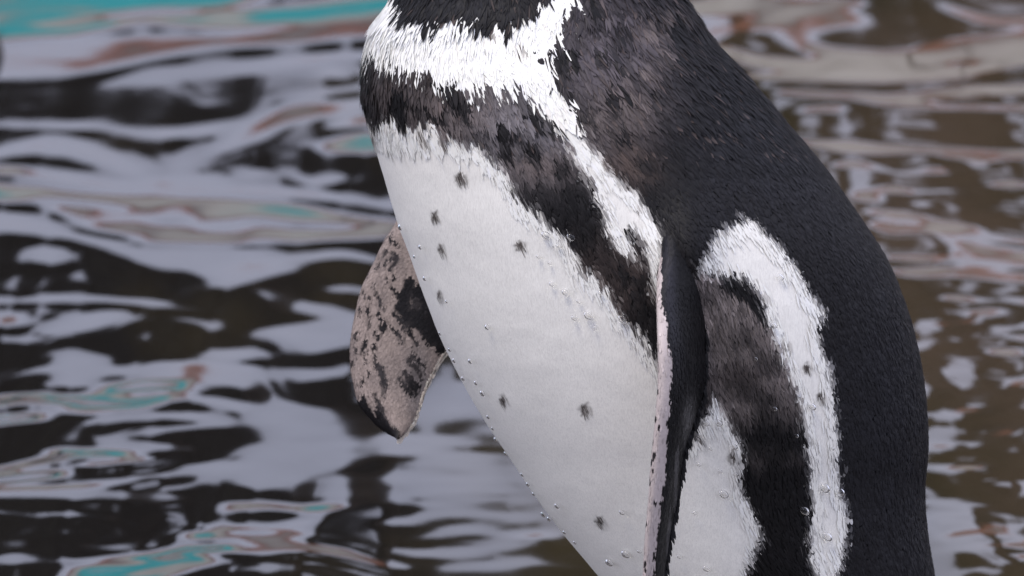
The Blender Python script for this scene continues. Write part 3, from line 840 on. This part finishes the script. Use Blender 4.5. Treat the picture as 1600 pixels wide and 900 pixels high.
def plumage(Y, T, fine_only=False):
    p, ty, tt, n = body_frame(Y, T)
    ahead = 5 + 10 * np.clip((250 - Y) / 110, 0, 1)      # a vane takes the colour of the place its tip covers
    col, flag = pattern_body(Y + ahead, T)
    sx_, sy_ = screen(p)
    soft = np.clip((sy_ - 150) / 80, 0, 1)[:, None] * 0.6
    acc = 0
    for _ in range(3):
        ca, _f = pattern_body(Y + ahead + rng.normal(0, 4.5, len(Y)), T + rng.normal(0, 0.012, len(T)))
        acc = acc + np.cbrt(ca) / 3
    col = (np.cbrt(col) * (1 - soft) + acc * soft) ** 3
    # in the middle of the white belly only sparse fine barbs lie over the smooth down
    calm = ~flag & (sy_ > 230)
    for ox, oy in ((16, 0), (-16, 0), (0, -22), (0, 16), (12, -14), (-12, -14)):
        _, fl2 = pattern(sx_ + ox, sy_ + oy)
        calm &= ~fl2
    spotty = np.zeros(len(Y), bool)
    for (px_, py_, ra_, rb_, s_) in SPOTS:
        spotty |= ((sx_ - px_) / (ra_ * 0.75)) ** 2 + ((sy_ - py_ + 4) / (rb_ * 0.75)) ** 2 < 1
    drop = calm & ~spotty
    keepm = ~drop
    p, ty, tt, n, col, flag, sx_, sy_, calm = [q[keepm] for q in (p, ty, tt, n, col, flag, sx_, sy_, calm)]
    Y = Y[keepm]
    N = len(Y)
    ln = np.full(N, 15.0); wd = np.full(N, 7.0); lift = np.full(N, 0.12)
    white = ~flag
    neck = np.clip((270 - sy_) / 130, 0, 1)
    ln = np.where(white, 15.0, 12.0); wd = np.where(white, 2.8, 6.0); lift = np.where(white, 0.015, 0.08)
    midb = flag & (sx_ < 1060)
    ln = np.where(midb, 14, ln); wd = np.where(midb, 4.2, wd)
    flk = flag & (sx_ > 1080) & (sx_ < 1290) & in_poly(sx_, sy_, P_flank)
    ln = np.where(flk, 14, ln); wd = np.where(flk, 3.0, wd)
    ln = ln * (1 - neck) + np.where(white, 25, 22) * neck
    wd = wd * (1 - neck) + np.where(white, 7.0, 7.5) * neck
    lift = lift * (1 - neck) + np.where(white, 0.05, 0.12) * neck
    back = flag & (sx_ > 1090) & (sy_ > 90) & ~flk & ~neck.astype(bool)
    ln = np.where(back, 10.0, ln); wd = np.where(back, 7.2, wd); lift = np.where(back, 0.10, lift)
    wd = np.where(calm, 1.8, wd); lift = np.where(calm, 0.008, lift); ln = np.where(calm, 13.0, ln)
    if fine_only:
        wd = wd * 0.38; ln = ln * 1.15; lift = lift * 1.5
    ln = ln * rng.uniform(0.75, 1.3, N); wd = wd * rng.uniform(0.75, 1.25, N)
    lift = lift * rng.uniform(0.3, 1.7, N)
    ang = rng.normal(0, 1, N) * np.where(white, 0.13, 0.16) * (1 + 0.8 * neck) + 0.22 * fbm(sx_ / 45, sy_ / 45, 25, 2)
    tx_, ty2, tr_, big_ = tufts(sx_, sy_)
    side = np.sign(tt[:, 0])                       # which way the across direction runs in the drawing
    conv = np.clip((tx_ - sx_) / np.where(big_, 30.0, 22.0), -0.6, 0.6) * side * np.where(np.abs(n[:, 2]) > 0.35, 1, 0.0)
    off = np.abs(tx_ - sx_) / np.where(big_, 10.0, 5.5)
    ln = ln * np.clip(1.4 - 0.6 * off, 0.55, 1.4)
    ang = np.where(back, ang * 0.3, ang)
    conv = np.where(back, 0, conv)
    ang = ang * 0.7 + conv * np.where(white & ~big_, 0.0, 0.8)
    d = ty * np.cos(ang)[:, None] + tt * np.sin(ang)[:, None]
    b = np.cross(n, d)
    var = rng.normal(1, 1, N)
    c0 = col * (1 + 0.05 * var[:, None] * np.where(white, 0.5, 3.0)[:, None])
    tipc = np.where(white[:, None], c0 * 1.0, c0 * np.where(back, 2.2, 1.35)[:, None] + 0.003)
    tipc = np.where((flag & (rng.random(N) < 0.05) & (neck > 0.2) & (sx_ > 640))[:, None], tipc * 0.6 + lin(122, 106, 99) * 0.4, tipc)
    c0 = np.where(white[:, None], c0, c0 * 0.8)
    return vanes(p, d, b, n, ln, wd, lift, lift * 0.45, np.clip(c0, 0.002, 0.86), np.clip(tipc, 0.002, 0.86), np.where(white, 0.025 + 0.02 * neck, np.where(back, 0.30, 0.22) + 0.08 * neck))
Y, T = scatter()
V1, C1, Q1 = plumage(Y, T)
sel = rng.random(len(Y)) < 0.55
V2, C2, Q2 = plumage(Y[sel] + rng.normal(0, 3, sel.sum()), T[sel] + rng.normal(0, 0.008, sel.sum()), True)
pl = vane_mesh('plumage', np.vstack([V1, V2]), np.vstack([C1, C2]), np.vstack([Q1, Q2]), m_feather, penguin)
tag(pl, kind='stuff')
print('feathers', len(V1) // 7, len(V2) // 7)

# ---- flippers
def interp_rows(rows, n):
    rows = np.array(rows, float)
    t = np.linspace(0, 1, len(rows)); q = np.linspace(0, 1, n)
    out = []
    for k in range(rows.shape[1]):
        P = np.stack([rows[:, k], t], 1)
        out.append(smooth_interp(P, q))
    return np.stack(out, 1)
def section(n):
    """blade section: chord coordinate u from -1 (leading) to 1 (trailing), thickness v; starts at leading edge, outer side first"""
    a = np.linspace(0, 2 * np.pi, n, endpoint=False)
    u = -np.cos(a)
    v = np.sin(a) * (0.62 - 0.38 * u) * np.sqrt(np.clip(1.02 - 0.2 * u, 0, 2))
    return a, u, v

m_flip, bfl = principled('flipper_skin', rough=0.5, spec=0.2, attr=True)
nt2 = m_flip.node_tree
tc = nt2.nodes.new('ShaderNodeTexCoord')
vo = nt2.nodes.new('ShaderNodeTexVoronoi'); vo.inputs['Scale'].default_value = 900
bp = nt2.nodes.new('ShaderNodeBump'); bp.inputs['Strength'].default_value = 0.25; bp.inputs['Distance'].default_value = 0.0004
nt2.links.new(tc.outputs['Object'], vo.inputs['Vector']); nt2.links.new(vo.outputs['Distance'], bp.inputs['Height']); nt2.links.new(bp.outputs[0], bfl.inputs['Normal'])

# near flipper: cx, cy, cz, half chord, chord dx, chord dz, half thickness
near_rows = [(1064, 315, 310, 20, .95, -.3, 12), (1064, 360, 330, 27, .95, -.32, 18), (1064, 400, 346, 32, .9, -.43, 20), (1065, 440, 352, 50, .68, -.73, 21), (1066, 485, 364, 68, .52, -.85, 20), (1067, 540, 385, 84, .42, -.91, 19), (1067, 600, 388, 85, .42, -.91, 18),
             (1058, 650, 385, 82, .37, -.93, 17), (1046, 710, 376, 76, .31, -.95, 16), (1038, 780, 362, 70, .30, -.95, 15), (1029, 840, 346, 62, .29, -.96, 13), (1023, 900, 328, 54, .29, -.96, 12), (1014, 960, 308, 42, .28, -.96, 10), (1004, 1015, 288, 24, .28, -.96, 7), (998, 1040, 280, 5, .28, -.96, 3)]
R_ = interp_rows(near_rows, 260)
a_, u_, v_ = section(140)
cd = np.stack([R_[:, 4], np.zeros(len(R_)), R_[:, 5]], 1); cd /= np.linalg.norm(cd, axis=1)[:, None]
nd = np.stack([-cd[:, 2], np.zeros(len(R_)), cd[:, 0]], 1)    # outer normal (right and towards the viewer)
ctr = R_[:, :3].copy()
kz = 1 - ctr[:, 2] / PERSP
ctr[:, 0] = 800 + (ctr[:, 0] - 800) * kz; ctr[:, 1] = 450 + (ctr[:, 1] - 450) * kz
def blade(R_, ctr, cd, nd, u_, v_):
    return ctr[:, None] + cd[:, None] * (R_[:, 3][:, None] * u_)[..., None] + nd[:, None] * (R_[:, 6][:, None] * v_)[..., None]
P = blade(R_, ctr, cd, nd, u_, v_)
SX, SY = screen(P)
U = np.tile(u_, (len(R_), 1)); VV = np.tile(v_, (len(R_), 1))
SXmin = SX.min(axis=1, keepdims=True); SXmax = SX.max(axis=1, keepdims=True)
wid = 0.88 * np.interp(SY, [300, 385, 400, 440, 500, 560, 620, 680, 740, 820, 900, 1040], [-8, -4, 3, 9, 16, 23, 24, 26, 27, 23, 19, 8])
dist = SX - SXmin
wob = 3.0 * vnoise(SY / 3.5, SX * 0, 91) + 2 * vnoise(SY / 14, SX * 0, 92)
pink = (dist + wob < wid) | (VV < -0.05)
fc = np.where(pink[..., None], lin(180, 169, 165), C_black)
gl = np.clip(1 - np.abs(dist - wid - 10) / 16, 0, 1) * np.clip((600 - SY) / 150, 0, 1) * np.clip((SY - 330) / 60, 0, 1)  # bluish gloss beside the pink edge, painted into the black
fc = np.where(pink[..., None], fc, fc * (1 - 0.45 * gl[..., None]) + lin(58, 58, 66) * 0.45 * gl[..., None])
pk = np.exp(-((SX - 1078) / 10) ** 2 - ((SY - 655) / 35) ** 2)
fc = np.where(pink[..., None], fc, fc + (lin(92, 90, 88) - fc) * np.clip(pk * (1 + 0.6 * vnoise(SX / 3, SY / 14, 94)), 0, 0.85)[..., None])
st = (vnoise(SX / 2.5, SY / 60, 96) > 0.35) & (SY > 690) & (dist > wid + 14)
fc = np.where((st & ~pink)[..., None], lin(74, 72, 72), fc)
for (mx, my, ma, mb_) in [(1026, 612, 2.5, 6), (1024, 655, 2, 5), (1030, 668, 2, 5), (1019, 690, 2, 7), (1022, 712, 3, 6), (1017, 722, 2.5, 7), (1015, 755, 2, 6), (1024, 786, 3, 5), (1011, 780, 2, 5), (1009, 820, 2, 5), (1008, 881, 2.5, 4), (1033, 480, 2, 4), (1020, 735, 2, 4)]:
    hit = ((SX - mx) / ma) ** 2 + ((SY - my) / mb_) ** 2 < 1
    fc = np.where((hit & pink)[..., None], lin(38, 34, 36), fc)
fc = fc * (1 + 0.10 * fbm(SX / 6, SY / 9, 97, 3))[..., None]
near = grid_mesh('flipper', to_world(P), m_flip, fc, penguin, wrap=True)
near['label'] = 'near flipper hanging edge-on, pink leading edge and black outer face'
# scale-like vanes over the flippers
def coat(P, ctr, fc, SY, pink, nv_, parent, lo, hi):
    gi = np.gradient(P, axis=0); gj_ = np.gradient(P, axis=1)
    gn = np.cross(gj_, gi); gn /= np.linalg.norm(gn, axis=-1, keepdims=True) + 1e-9
    gd = gi / (np.linalg.norm(gi, axis=-1, keepdims=True) + 1e-9)
    gn *= np.where((gn * (P - ctr[:, None])).sum(-1) < 0, -1, 1)[..., None]
    ri = rng.integers(2, P.shape[0] - 8, nv_); rj = rng.integers(0, P.shape[1], nv_)
    kp = ~pink[ri, rj] | (rng.random(nv_) < 0.12)
    ri, rj = ri[kp], rj[kp]; m = len(ri)
    fn_ = gn[ri, rj]
    fp_ = P[ri, rj] + fn_ * 2.6 + gd[ri, rj] * rng.normal(0, 3, (m, 1)); fd_ = gd[ri, rj] + rng.normal(0, 0.06, (m, 3))
    fd_ -= fn_ * (fd_ * fn_).sum(-1, keepdims=True); fd_ /= np.linalg.norm(fd_, axis=1)[:, None]
    fcol = np.clip(fc[ri, rj] * rng.uniform(0.78, 1.22, (m, 1)), 0.002, 0.8)
    topf = np.clip((470 - SY[ri, rj]) / 90, 0, 1) * (lo > 5)
    V_, C_, Q_ = vanes(fp_, fd_, np.cross(fn_, fd_), fn_, rng.uniform(lo, hi, m) * (1 + topf), rng.uniform(2.5, 4.5, m) * (1 + 0.6 * topf), np.full(m, .05), np.full(m, .02), fcol * 0.92, np.clip(fcol * 1.12, 0, 0.85), 0.14)
    tag(vane_mesh('flipper_scales', V_, C_, Q_, m_feather, parent), kind='stuff')
coat(P, ctr, fc, SY, pink, 14000, near, 6, 10)
# ragged little feathers along its trailing edge
te_i = np.arange(30, 250)
te_p = P[te_i][:, 70]
k = 3
tp = np.repeat(te_p, k, 0) + rng.normal(0, 1.5, (len(te_i) * k, 3))
td = np.tile(np.array([0.12, 0.97, -0.1]), (len(tp), 1)) + rng.normal(0, 0.10, (len(tp), 3)); td /= np.linalg.norm(td, axis=1)[:, None]
tn = np.tile(np.array([0.6, 0, 0.8]), (len(tp), 1))
tb = np.cross(tn, td)
cc = np.clip(np.tile(C_black, (len(tp), 1)) * rng.uniform(0.6, 1.6, (len(tp), 1)), 0, 1)
Vt, Ct, Qt = vanes(tp, td, tb, tn, rng.uniform(12, 22, len(tp)), rng.uniform(4, 7, len(tp)), np.full(len(tp), .08), np.full(len(tp), .0), cc, cc)
fr = vane_mesh('flipper_fringe', Vt, Ct, Qt, m_feather, near)
tag(fr, kind='stuff')

# far flipper: broad spotted underside
OUT_L = np.array([(640, 300), (617, 350), (600, 376), (583, 412), (565, 450), (555, 490), (548, 530), (547, 570), (552, 600), (560, 630), (580, 656), (598, 672), (614, 682)], float)
OUT_R = np.array([(850, 270), (835, 318), (822, 350), (806, 385), (792, 420), (770, 455), (744, 494), (716, 530), (692, 558), (668, 602), (652, 648), (640, 668), (626, 683)], float)
tt0 = np.linspace(0, 1, len(OUT_L)); qn = np.linspace(0, 1, 240)
ol = np.stack([smooth_interp(np.stack([OUT_L[:, k], tt0], 1), qn) for k in (0, 1)], 1)
orr = np.stack([smooth_interp(np.stack([OUT_R[:, k], tt0], 1), qn) for k in (0, 1)], 1)
a_, u_, v_ = section(200)
mid = (ol + orr) / 2; half = (orr - ol) / 2
zmid = -255 - 40 * np.sin(qn * 2.4) + 30 * qn
thick = np.interp(qn, [0, 0.2, 0.8, 1], [26, 22, 11, 3])
FP = np.zeros((240, 200, 3))
kz = 1 - zmid[:, None] / PERSP
FP[..., 0] = 800 + (mid[:, None, 0] + half[:, None, 0] * u_ - 800) * kz
FP[..., 1] = 450 + (mid[:, None, 1] + half[:, None, 1] * u_ - 450) * kz
FP[..., 2] = zmid[:, None] + thick[:, None] * v_ - 14 * u_ ** 2 + 10 * u_
SX, SY = screen(FP)
VV = np.tile(v_, (240, 1)); U = np.tile(u_, (240, 1))
fc = np.tile(lin(146, 133, 126), (240, 200, 1)) * (1 + 0.14 * fbm(SX / 18, SY / 24, 101, 3))[..., None]
gm = np.clip(1.2 * np.exp(-((SX - 655) / 22) ** 2 - ((SY - 600) / 60) ** 2), 0, 1)[..., None]
fc = fc * (1 - 0.6 * gm) + lin(92, 92, 98) * 0.6 * gm
def streak(x1, y1, x2, y2, w, s=1.0):
    global fc
    dx, dy = x2 - x1, y2 - y1
    t = np.clip(((SX - x1) * dx + (SY - y1) * dy) / (dx * dx + dy * dy + 1e-6), 0, 1)
    d = np.hypot(SX - x1 - t * dx, SY - y1 - t * dy) + 1.0 * vnoise(SX / 3.2, SY / 3.2, 103) + 0.5 * vnoise(SX / 9, SY / 9, 104)
    k = s * np.clip((w * 0.82 - d) / 3.0 + 0.5, 0, 1)[..., None]
    fc = fc * (1 - k) + lin(24, 22, 24) * k
for a in [(612, 368, 613, 378, 3), (617, 378, 622, 386, 4), (604, 390, 605, 394, 3), (592, 413, 592, 416, 4), (605, 408, 620, 402, 5), (622, 405, 610, 420, 4), (600, 395, 602, 398, 3), (584, 444, 585, 447, 3), (604, 433, 606, 437, 3), (577, 465, 577, 468, 3), (588, 456, 600, 484, 3), (574, 482, 575, 486, 5),
          (562, 482, 564, 488, 3), (577, 498, 577, 510, 3), (590, 489, 606, 512, 4), (597, 511, 599, 513, 7), (610, 510, 630, 530, 4), (615, 490, 628, 500, 4), (585, 518, 592, 526, 4), (584, 540, 586, 545, 4), (572, 530, 566, 548, 4), (553, 524, 560, 520, 3), (550, 560, 551, 572, 3), (566, 590, 568, 596, 3), (576, 580, 577, 584, 3), (559, 600, 569, 597, 3),
          (586, 560, 598, 585, 5), (594, 575, 603, 600, 6), (600, 590, 600, 610, 6, .7), (585, 615, 598, 640, 4), (630, 502, 652, 538, 4), (644, 550, 664, 572, 4), (640, 560, 660, 590, 5), (632, 580, 655, 604, 5), (636, 592, 650, 612, 5), (625, 592, 642, 614, 5), (560, 640, 590, 662, 12), (580, 655, 616, 678, 12), (565, 625, 575, 650, 10), (590, 640, 606, 668, 8),
          (640, 440, 630, 480, 11), (628, 462, 645, 505, 10), (650, 455, 690, 530, 14), (640, 480, 668, 525, 7), (655, 450, 650, 500, 10), (626, 486, 640, 520, 5), (622, 480, 645, 500, 8), (660, 500, 690, 545, 10), (640, 495, 675, 535, 6), (600, 372, 600, 376, 2.5), (574, 424, 576, 428, 2.5), (568, 456, 570, 460, 2.5), (615, 430, 617, 436, 3), (610, 448, 618, 456, 3), (556, 548, 558, 552, 2.5), (570, 560, 572, 563, 2.5), (614, 395, 618, 398, 4)]:
    streak(*a)
sp_n = vnoise(SX / 4.5, SY / 7, 107) + 0.5 * vnoise(SX / 2.5, SY / 3.5, 108)
sk = np.clip((sp_n - 0.78) * 4, 0, 1) * np.clip((640 - SX) / 60, 0.15, 1) * np.clip((SY - 360) / 40, 0, 1)
fc = fc * (1 - 0.75 * sk[..., None]) + lin(40, 36, 36) * 0.75 * sk[..., None]
mo_ = np.clip(fbm(SX / 26, SY / 34, 109, 3) * 1.3, 0, 0.3)[..., None]
fc = fc * (1 - mo_) + lin(84, 78, 78) * mo_
for a in [(558, 638, 588, 662, 12), (575, 652, 616, 679, 11), (563, 625, 572, 650, 9), (590, 642, 604, 668, 7)]:
    streak(*a)
dr = (np.abs(U) > 0.0) & (U > 0.93) & (qn[:, None] > 0.6)
fc = np.where(dr[..., None], lin(228, 214, 200) * (0.9 + 0.2 * vnoise(SX / 3, SY / 4, 105))[..., None], fc)
fc = np.where((VV < -0.15)[..., None], C_black, fc)
far = grid_mesh('flipper', to_world(FP), m_flip, np.clip(fc, 0.003, 0.9), penguin, wrap=True)
far['label'] = 'far flipper held forward, pinkish underside with black spots and dark tip'
coat(FP, FP.mean(axis=1), np.clip(fc, 0.003, 0.85), SY, np.zeros(SY.shape, bool), 16000, far, 4.0, 7.0)
# pale trailing fringe of the far flipper
i0 = np.arange(150, 238)
tp = np.repeat(FP[i0][:, 100], 2, 0) + rng.normal(0, 0.8, (len(i0) * 2, 3))
td = np.tile(np.array([-0.45, 0.88, 0.0]), (len(tp), 1)) + rng.normal(0, 0.1, (len(tp), 3)); td /= np.linalg.norm(td, axis=1)[:, None]
tn = np.tile(np.array([0.3, 0.1, 0.95]), (len(tp), 1)); tb = np.cross(tn, td)
cc = np.tile(lin(238, 228, 214), (len(tp), 1)) * rng.uniform(0.8, 1.1, (len(tp), 1))
Vt, Ct, Qt = vanes(tp, td, tb, tn, rng.uniform(9, 15, len(tp)), rng.uniform(5, 8, len(tp)), np.full(len(tp), .05), np.full(len(tp), .0), cc, cc)
tag(vane_mesh('flipper_fringe', Vt, Ct, Qt, m_feather, far), kind='stuff')

# ---- head details, tail and feet (mostly above and below the picture)
m_bill, b_ = principled('bill_horn', (0.03, 0.028, 0.028), 0.4); noise_bump(m_bill, b_, 300, 0.2, 0.001)
m_eye, b_ = principled('eye', (0.12, 0.03, 0.01), 0.05)
m_foot, b_ = principled('foot_skin', rough=0.6); noise_color(m_foot, b_, 90, (0.02, 0.018, 0.018), (0.09, 0.075, 0.07)); noise_bump(m_foot, b_, 400, 0.5, 0.001)
zc0 = zc(-180)
bill_rows = [(690, -185, 46, 52), (640, -180, 36, 40), (590, -172, 27, 30), (540, -165, 20, 24), (505, -156, 16, 19), (485, -142, 11, 12), (478, -130, 4, 5)]
BR = interp_rows(bill_rows, 60)
an = np.linspace(0, 2 * np.pi, 40, endpoint=False)
BP = np.stack([np.tile(BR[:, 0:1], (1, 40)), BR[:, 1:2] - BR[:, 3:4] * 0.8 * np.sin(an) * (1 + 0.0 * an), zc0 + BR[:, 2:3] * 0.6 * np.cos(an) * (1 - 0.12 * (np.abs(np.sin(an)) < 0.12))], -1)
grid_mesh('bill', to_world(BP), m_bill, None, penguin, wrap=True)
for s in (1, -1):
    la = np.linspace(0.05, np.pi - 0.05, 14); lo = np.linspace(0, 2 * np.pi, 20, endpoint=False)
    LA_, LO_ = np.meshgrid(la, lo, indexing='ij')
    ep = body_pt(np.array([-205.0]), np.array([s * 2.25]))[0]
    EP = np.stack([ep[0] + 13 * np.sin(LA_) * np.cos(LO_), ep[1] + 13 * np.cos(LA_), ep[2] + s * 2 + 9 * np.sin(LA_) * np.sin(LO_)], -1)
    grid_mesh('eye', to_world(EP), m_eye, None, penguin, wrap=True)
    # foot: webbed wedge with three toes and claws
    z0 = zc(1250) + s * 95
    leg = tube(to_world(np.array([(1210, 1150, z0), (1200, 1220, z0), (1195, 1275, z0)])), [46 * S, 34 * S, 24 * S], 14)
    foot = grid_mesh('foot', leg, m_foot, None, penguin, wrap=True)
    g = to_world(np.array([1195.0, 1280.0, z0]))
    for t_ in (-0.42, 0.0, 0.42):
        di = np.array([-math.cos(t_), -s * 0.12 - math.sin(t_), 0.0])
        pts = [g + di * q + np.array([0, 0, hh]) for q, hh in ((-0.012, 0.004), (0.015, 0.006), (0.035, 0.003), (0.052, -0.004))]
        grid_mesh('toe', tube(pts, [0.008, 0.0075, 0.006, 0.0035], 8), m_foot, None, foot, wrap=True)
        cpts = [g + di * q + np.array([0, 0, hh]) for q, hh in ((0.050, -0.003), (0.058, -0.004), (0.066, -0.010))]
        grid_mesh('claw', tube(cpts, [0.003, 0.0022, 0.0006], 6), m_bill, None, foot, wrap=True)
    web = np.array([[g + np.array([-math.cos(t_), -s * 0.12 - math.sin(t_), 0]) * q + np.array([0, 0, 0.003 - 0.004 * (q > 0.03)]) for t_ in np.linspace(-0.42, 0.42, 9)] for q in np.linspace(0.0, 0.044, 7)])
    grid_mesh('web', web, m_foot, None, foot)
m_tail, b_ = principled('tail_feathers', (0.012, 0.012, 0.013), 0.55)
for k in range(9):
    t_ = (k - 4) / 4
    st_ = np.array([1440.0, 1150.0, zc(1150) + t_ * 60]); en = np.array([1600.0 - 25 * t_ * t_, 1262.0 + 6 * t_ * t_, zc(1250) + t_ * 95])
    pts = [st_, st_ * 0.5 + en * 0.5 + np.array([0, -10, 0]), en]
    q = to_world(np.array(pts))
    dirw = np.array([0, 1.0, 0]); upw = np.array([0.4, 0, 0.9])
    rows = []
    for pt, hw in zip(q, (0.008, 0.007, 0.001)):
        rows.append([pt - dirw * hw, pt + upw * 0.001, pt + dirw * hw, pt - upw * 0.0008])
    grid_mesh('tail_feather', np.array(rows), m_tail, None, penguin, wrap=True)

# ------------------------------------------------------------------ water drops on the feathers
m_drop, b_ = principled('water_drop', (1, 1, 1), 0.0, 0.5, 1.333, trans=1.0)
def drop_mesh(x, y, r, seed):
    yy, th = surf_at(x, y)
    p, ty, tt, n = [v[0] for v in body_frame(np.array([yy]), np.array([th]))]
    p = p + n * 2.5
    la = np.linspace(0.02, np.pi - 0.02, 12); lo = np.linspace(0, 2 * np.pi, 18, endpoint=False)
    A, B = np.meshgrid(la, lo, indexing='ij')
    q = np.random.default_rng(seed)
    sag = 1 + 0.12 * q.random()
    V = p + (np.sin(A) * np.cos(B))[..., None] * tt * r + (np.sin(A) * np.sin(B))[..., None] * ty * r * sag + (np.where(np.cos(A) > 0, 0.78, 0.35) * np.cos(A))[..., None] * n * r
    return V
BIG = [(1131, 771, 7.5, 'clear round water drop on white flank beside the dark band'),
       (1288, 762, 8.5, 'larger upper water drop on the narrow white side stripe'),
       (1292, 838, 8, 'water drop low on the narrow white side stripe'),
       (1312, 768, 7.5, 'water drop on the black back at the edge of the white stripe'),
       (1256, 797, 8, 'water drop on the dark flank band touching the white stripe'),
       (979, 864, 7, 'water drop on the lower belly, right of a close pair'),
       (954, 877, 7, 'water drop on the lower belly, left of a close pair'),
       (920, 492, 7, 'bright water drop mid belly left of the dark chest band'),
       (974, 498, 7.5, 'water drop hanging on the lower edge of the dark chest band'),
       (854, 367, 7, 'water drop on white belly just under the chest band, left of two'),
       (893, 370, 6.5, 'water drop on the lower rim of the chest band, right of two'),
       (1268, 635, 6.5, 'water drop on the white side stripe beside a black spot')]
for k, (x, y, r, lab) in enumerate(BIG):
    V = drop_mesh(x, y, r, 300 + k)
    o = grid_mesh('water_drop', to_world(V), m_drop, None, None, wrap=True)
    tag(o, lab, 'water drop', 'water drops beading on the penguin')
SM = [(659, 385, 4), (628, 354, 5), (666, 434, 4), (874, 384, 4), (884, 456, 5.5), (863, 443, 4), (898, 496, 4.5), (939, 457, 4), (763, 510, 4.5), (737, 563, 4.5), (746, 597, 4), (726, 590, 4), (756, 613, 5), (712, 562, 4), (777, 685, 4.5), (792, 707, 3.5), (827, 755, 4), (850, 802, 5), (860, 809, 4.5), (872, 789, 4.5),
      (973, 799, 4.5), (1103, 660, 5.5), (1123, 660, 6), (1147, 697, 5), (1093, 679, 4), (1104, 887, 5.5), (1062, 868, 4), (1210, 638, 4), (1092, 724, 4), (1218, 433, 5.5), (1208, 508, 5), (842, 400, 3.5), (860, 410, 3), (700, 470, 3), (650, 400, 3), (905, 470, 3.5), (930, 512, 3), (1000, 860, 3.5), (1150, 740, 4), (1125, 735, 3.5), (1110, 700, 3), (1086, 800, 3.5),
      (818, 740, 3.5), (836, 770, 3.5), (690, 520, 3), (705, 545, 3.5), (765, 650, 3.5), (772, 668, 3), (884, 830, 3.5), (900, 846, 3), (1244, 680, 3.5), (1180, 560, 3.5), (1300, 700, 3)]
vs_, loops, starts = [], [], []
off = 0
allV, allF = [], []
for k, (x, y, r) in enumerate(SM):
    V = drop_mesh(x, y, r, 400 + k)
    rr, c_, _ = V.shape
    idx = np.arange(rr * c_).reshape(rr, c_) + off
    nx = np.roll(idx, -1, axis=1)
    allF.append(np.stack([idx[:-1], nx[:-1], nx[1:], idx[1:]], -1).reshape(-1, 4))
    allV.append(V.reshape(-1, 3)); off += rr * c_
F_ = np.vstack(allF)
o = raw_mesh('fine_droplets', to_world(np.vstack(allV)), F_.ravel(), np.arange(len(F_)) * 4, np.full(len(F_), 4), m_drop)
tag(o, 'scatter of tiny water droplets over the penguin belly and flank', 'droplets', kind='stuff')

# ------------------------------------------------------------------ small dark stone at the left edge of the picture
m_rock, b_ = principled('dark_stone', rough=0.4); noise_color(m_rock, b_, 20, (0.008, 0.008, 0.008), (0.03, 0.027, 0.024)); noise_bump(m_rock, b_, 40, 0.5, 0.004)
la = np.linspace(0.0, np.pi, 30); lo = np.linspace(0, 2 * np.pi, 40, endpoint=False)
A, B = np.meshgrid(la, lo, indexing='ij')
rr = 1 + 0.12 * fbm(np.cos(B) * 2 + 5, np.cos(A) * 2 + np.sin(B) + 5, 111, 3)
RV = np.stack([-0.487 + 0.055 * rr * np.sin(A) * np.cos(B), 2.18 + 0.06 * rr * np.sin(A) * np.sin(B), 0.02 + 0.055 * rr * np.cos(A)], -1)
tag(grid_mesh('rock', RV, m_rock, None, None, wrap=True), 'dark rounded stone breaking the water at the upper left edge', 'rock')
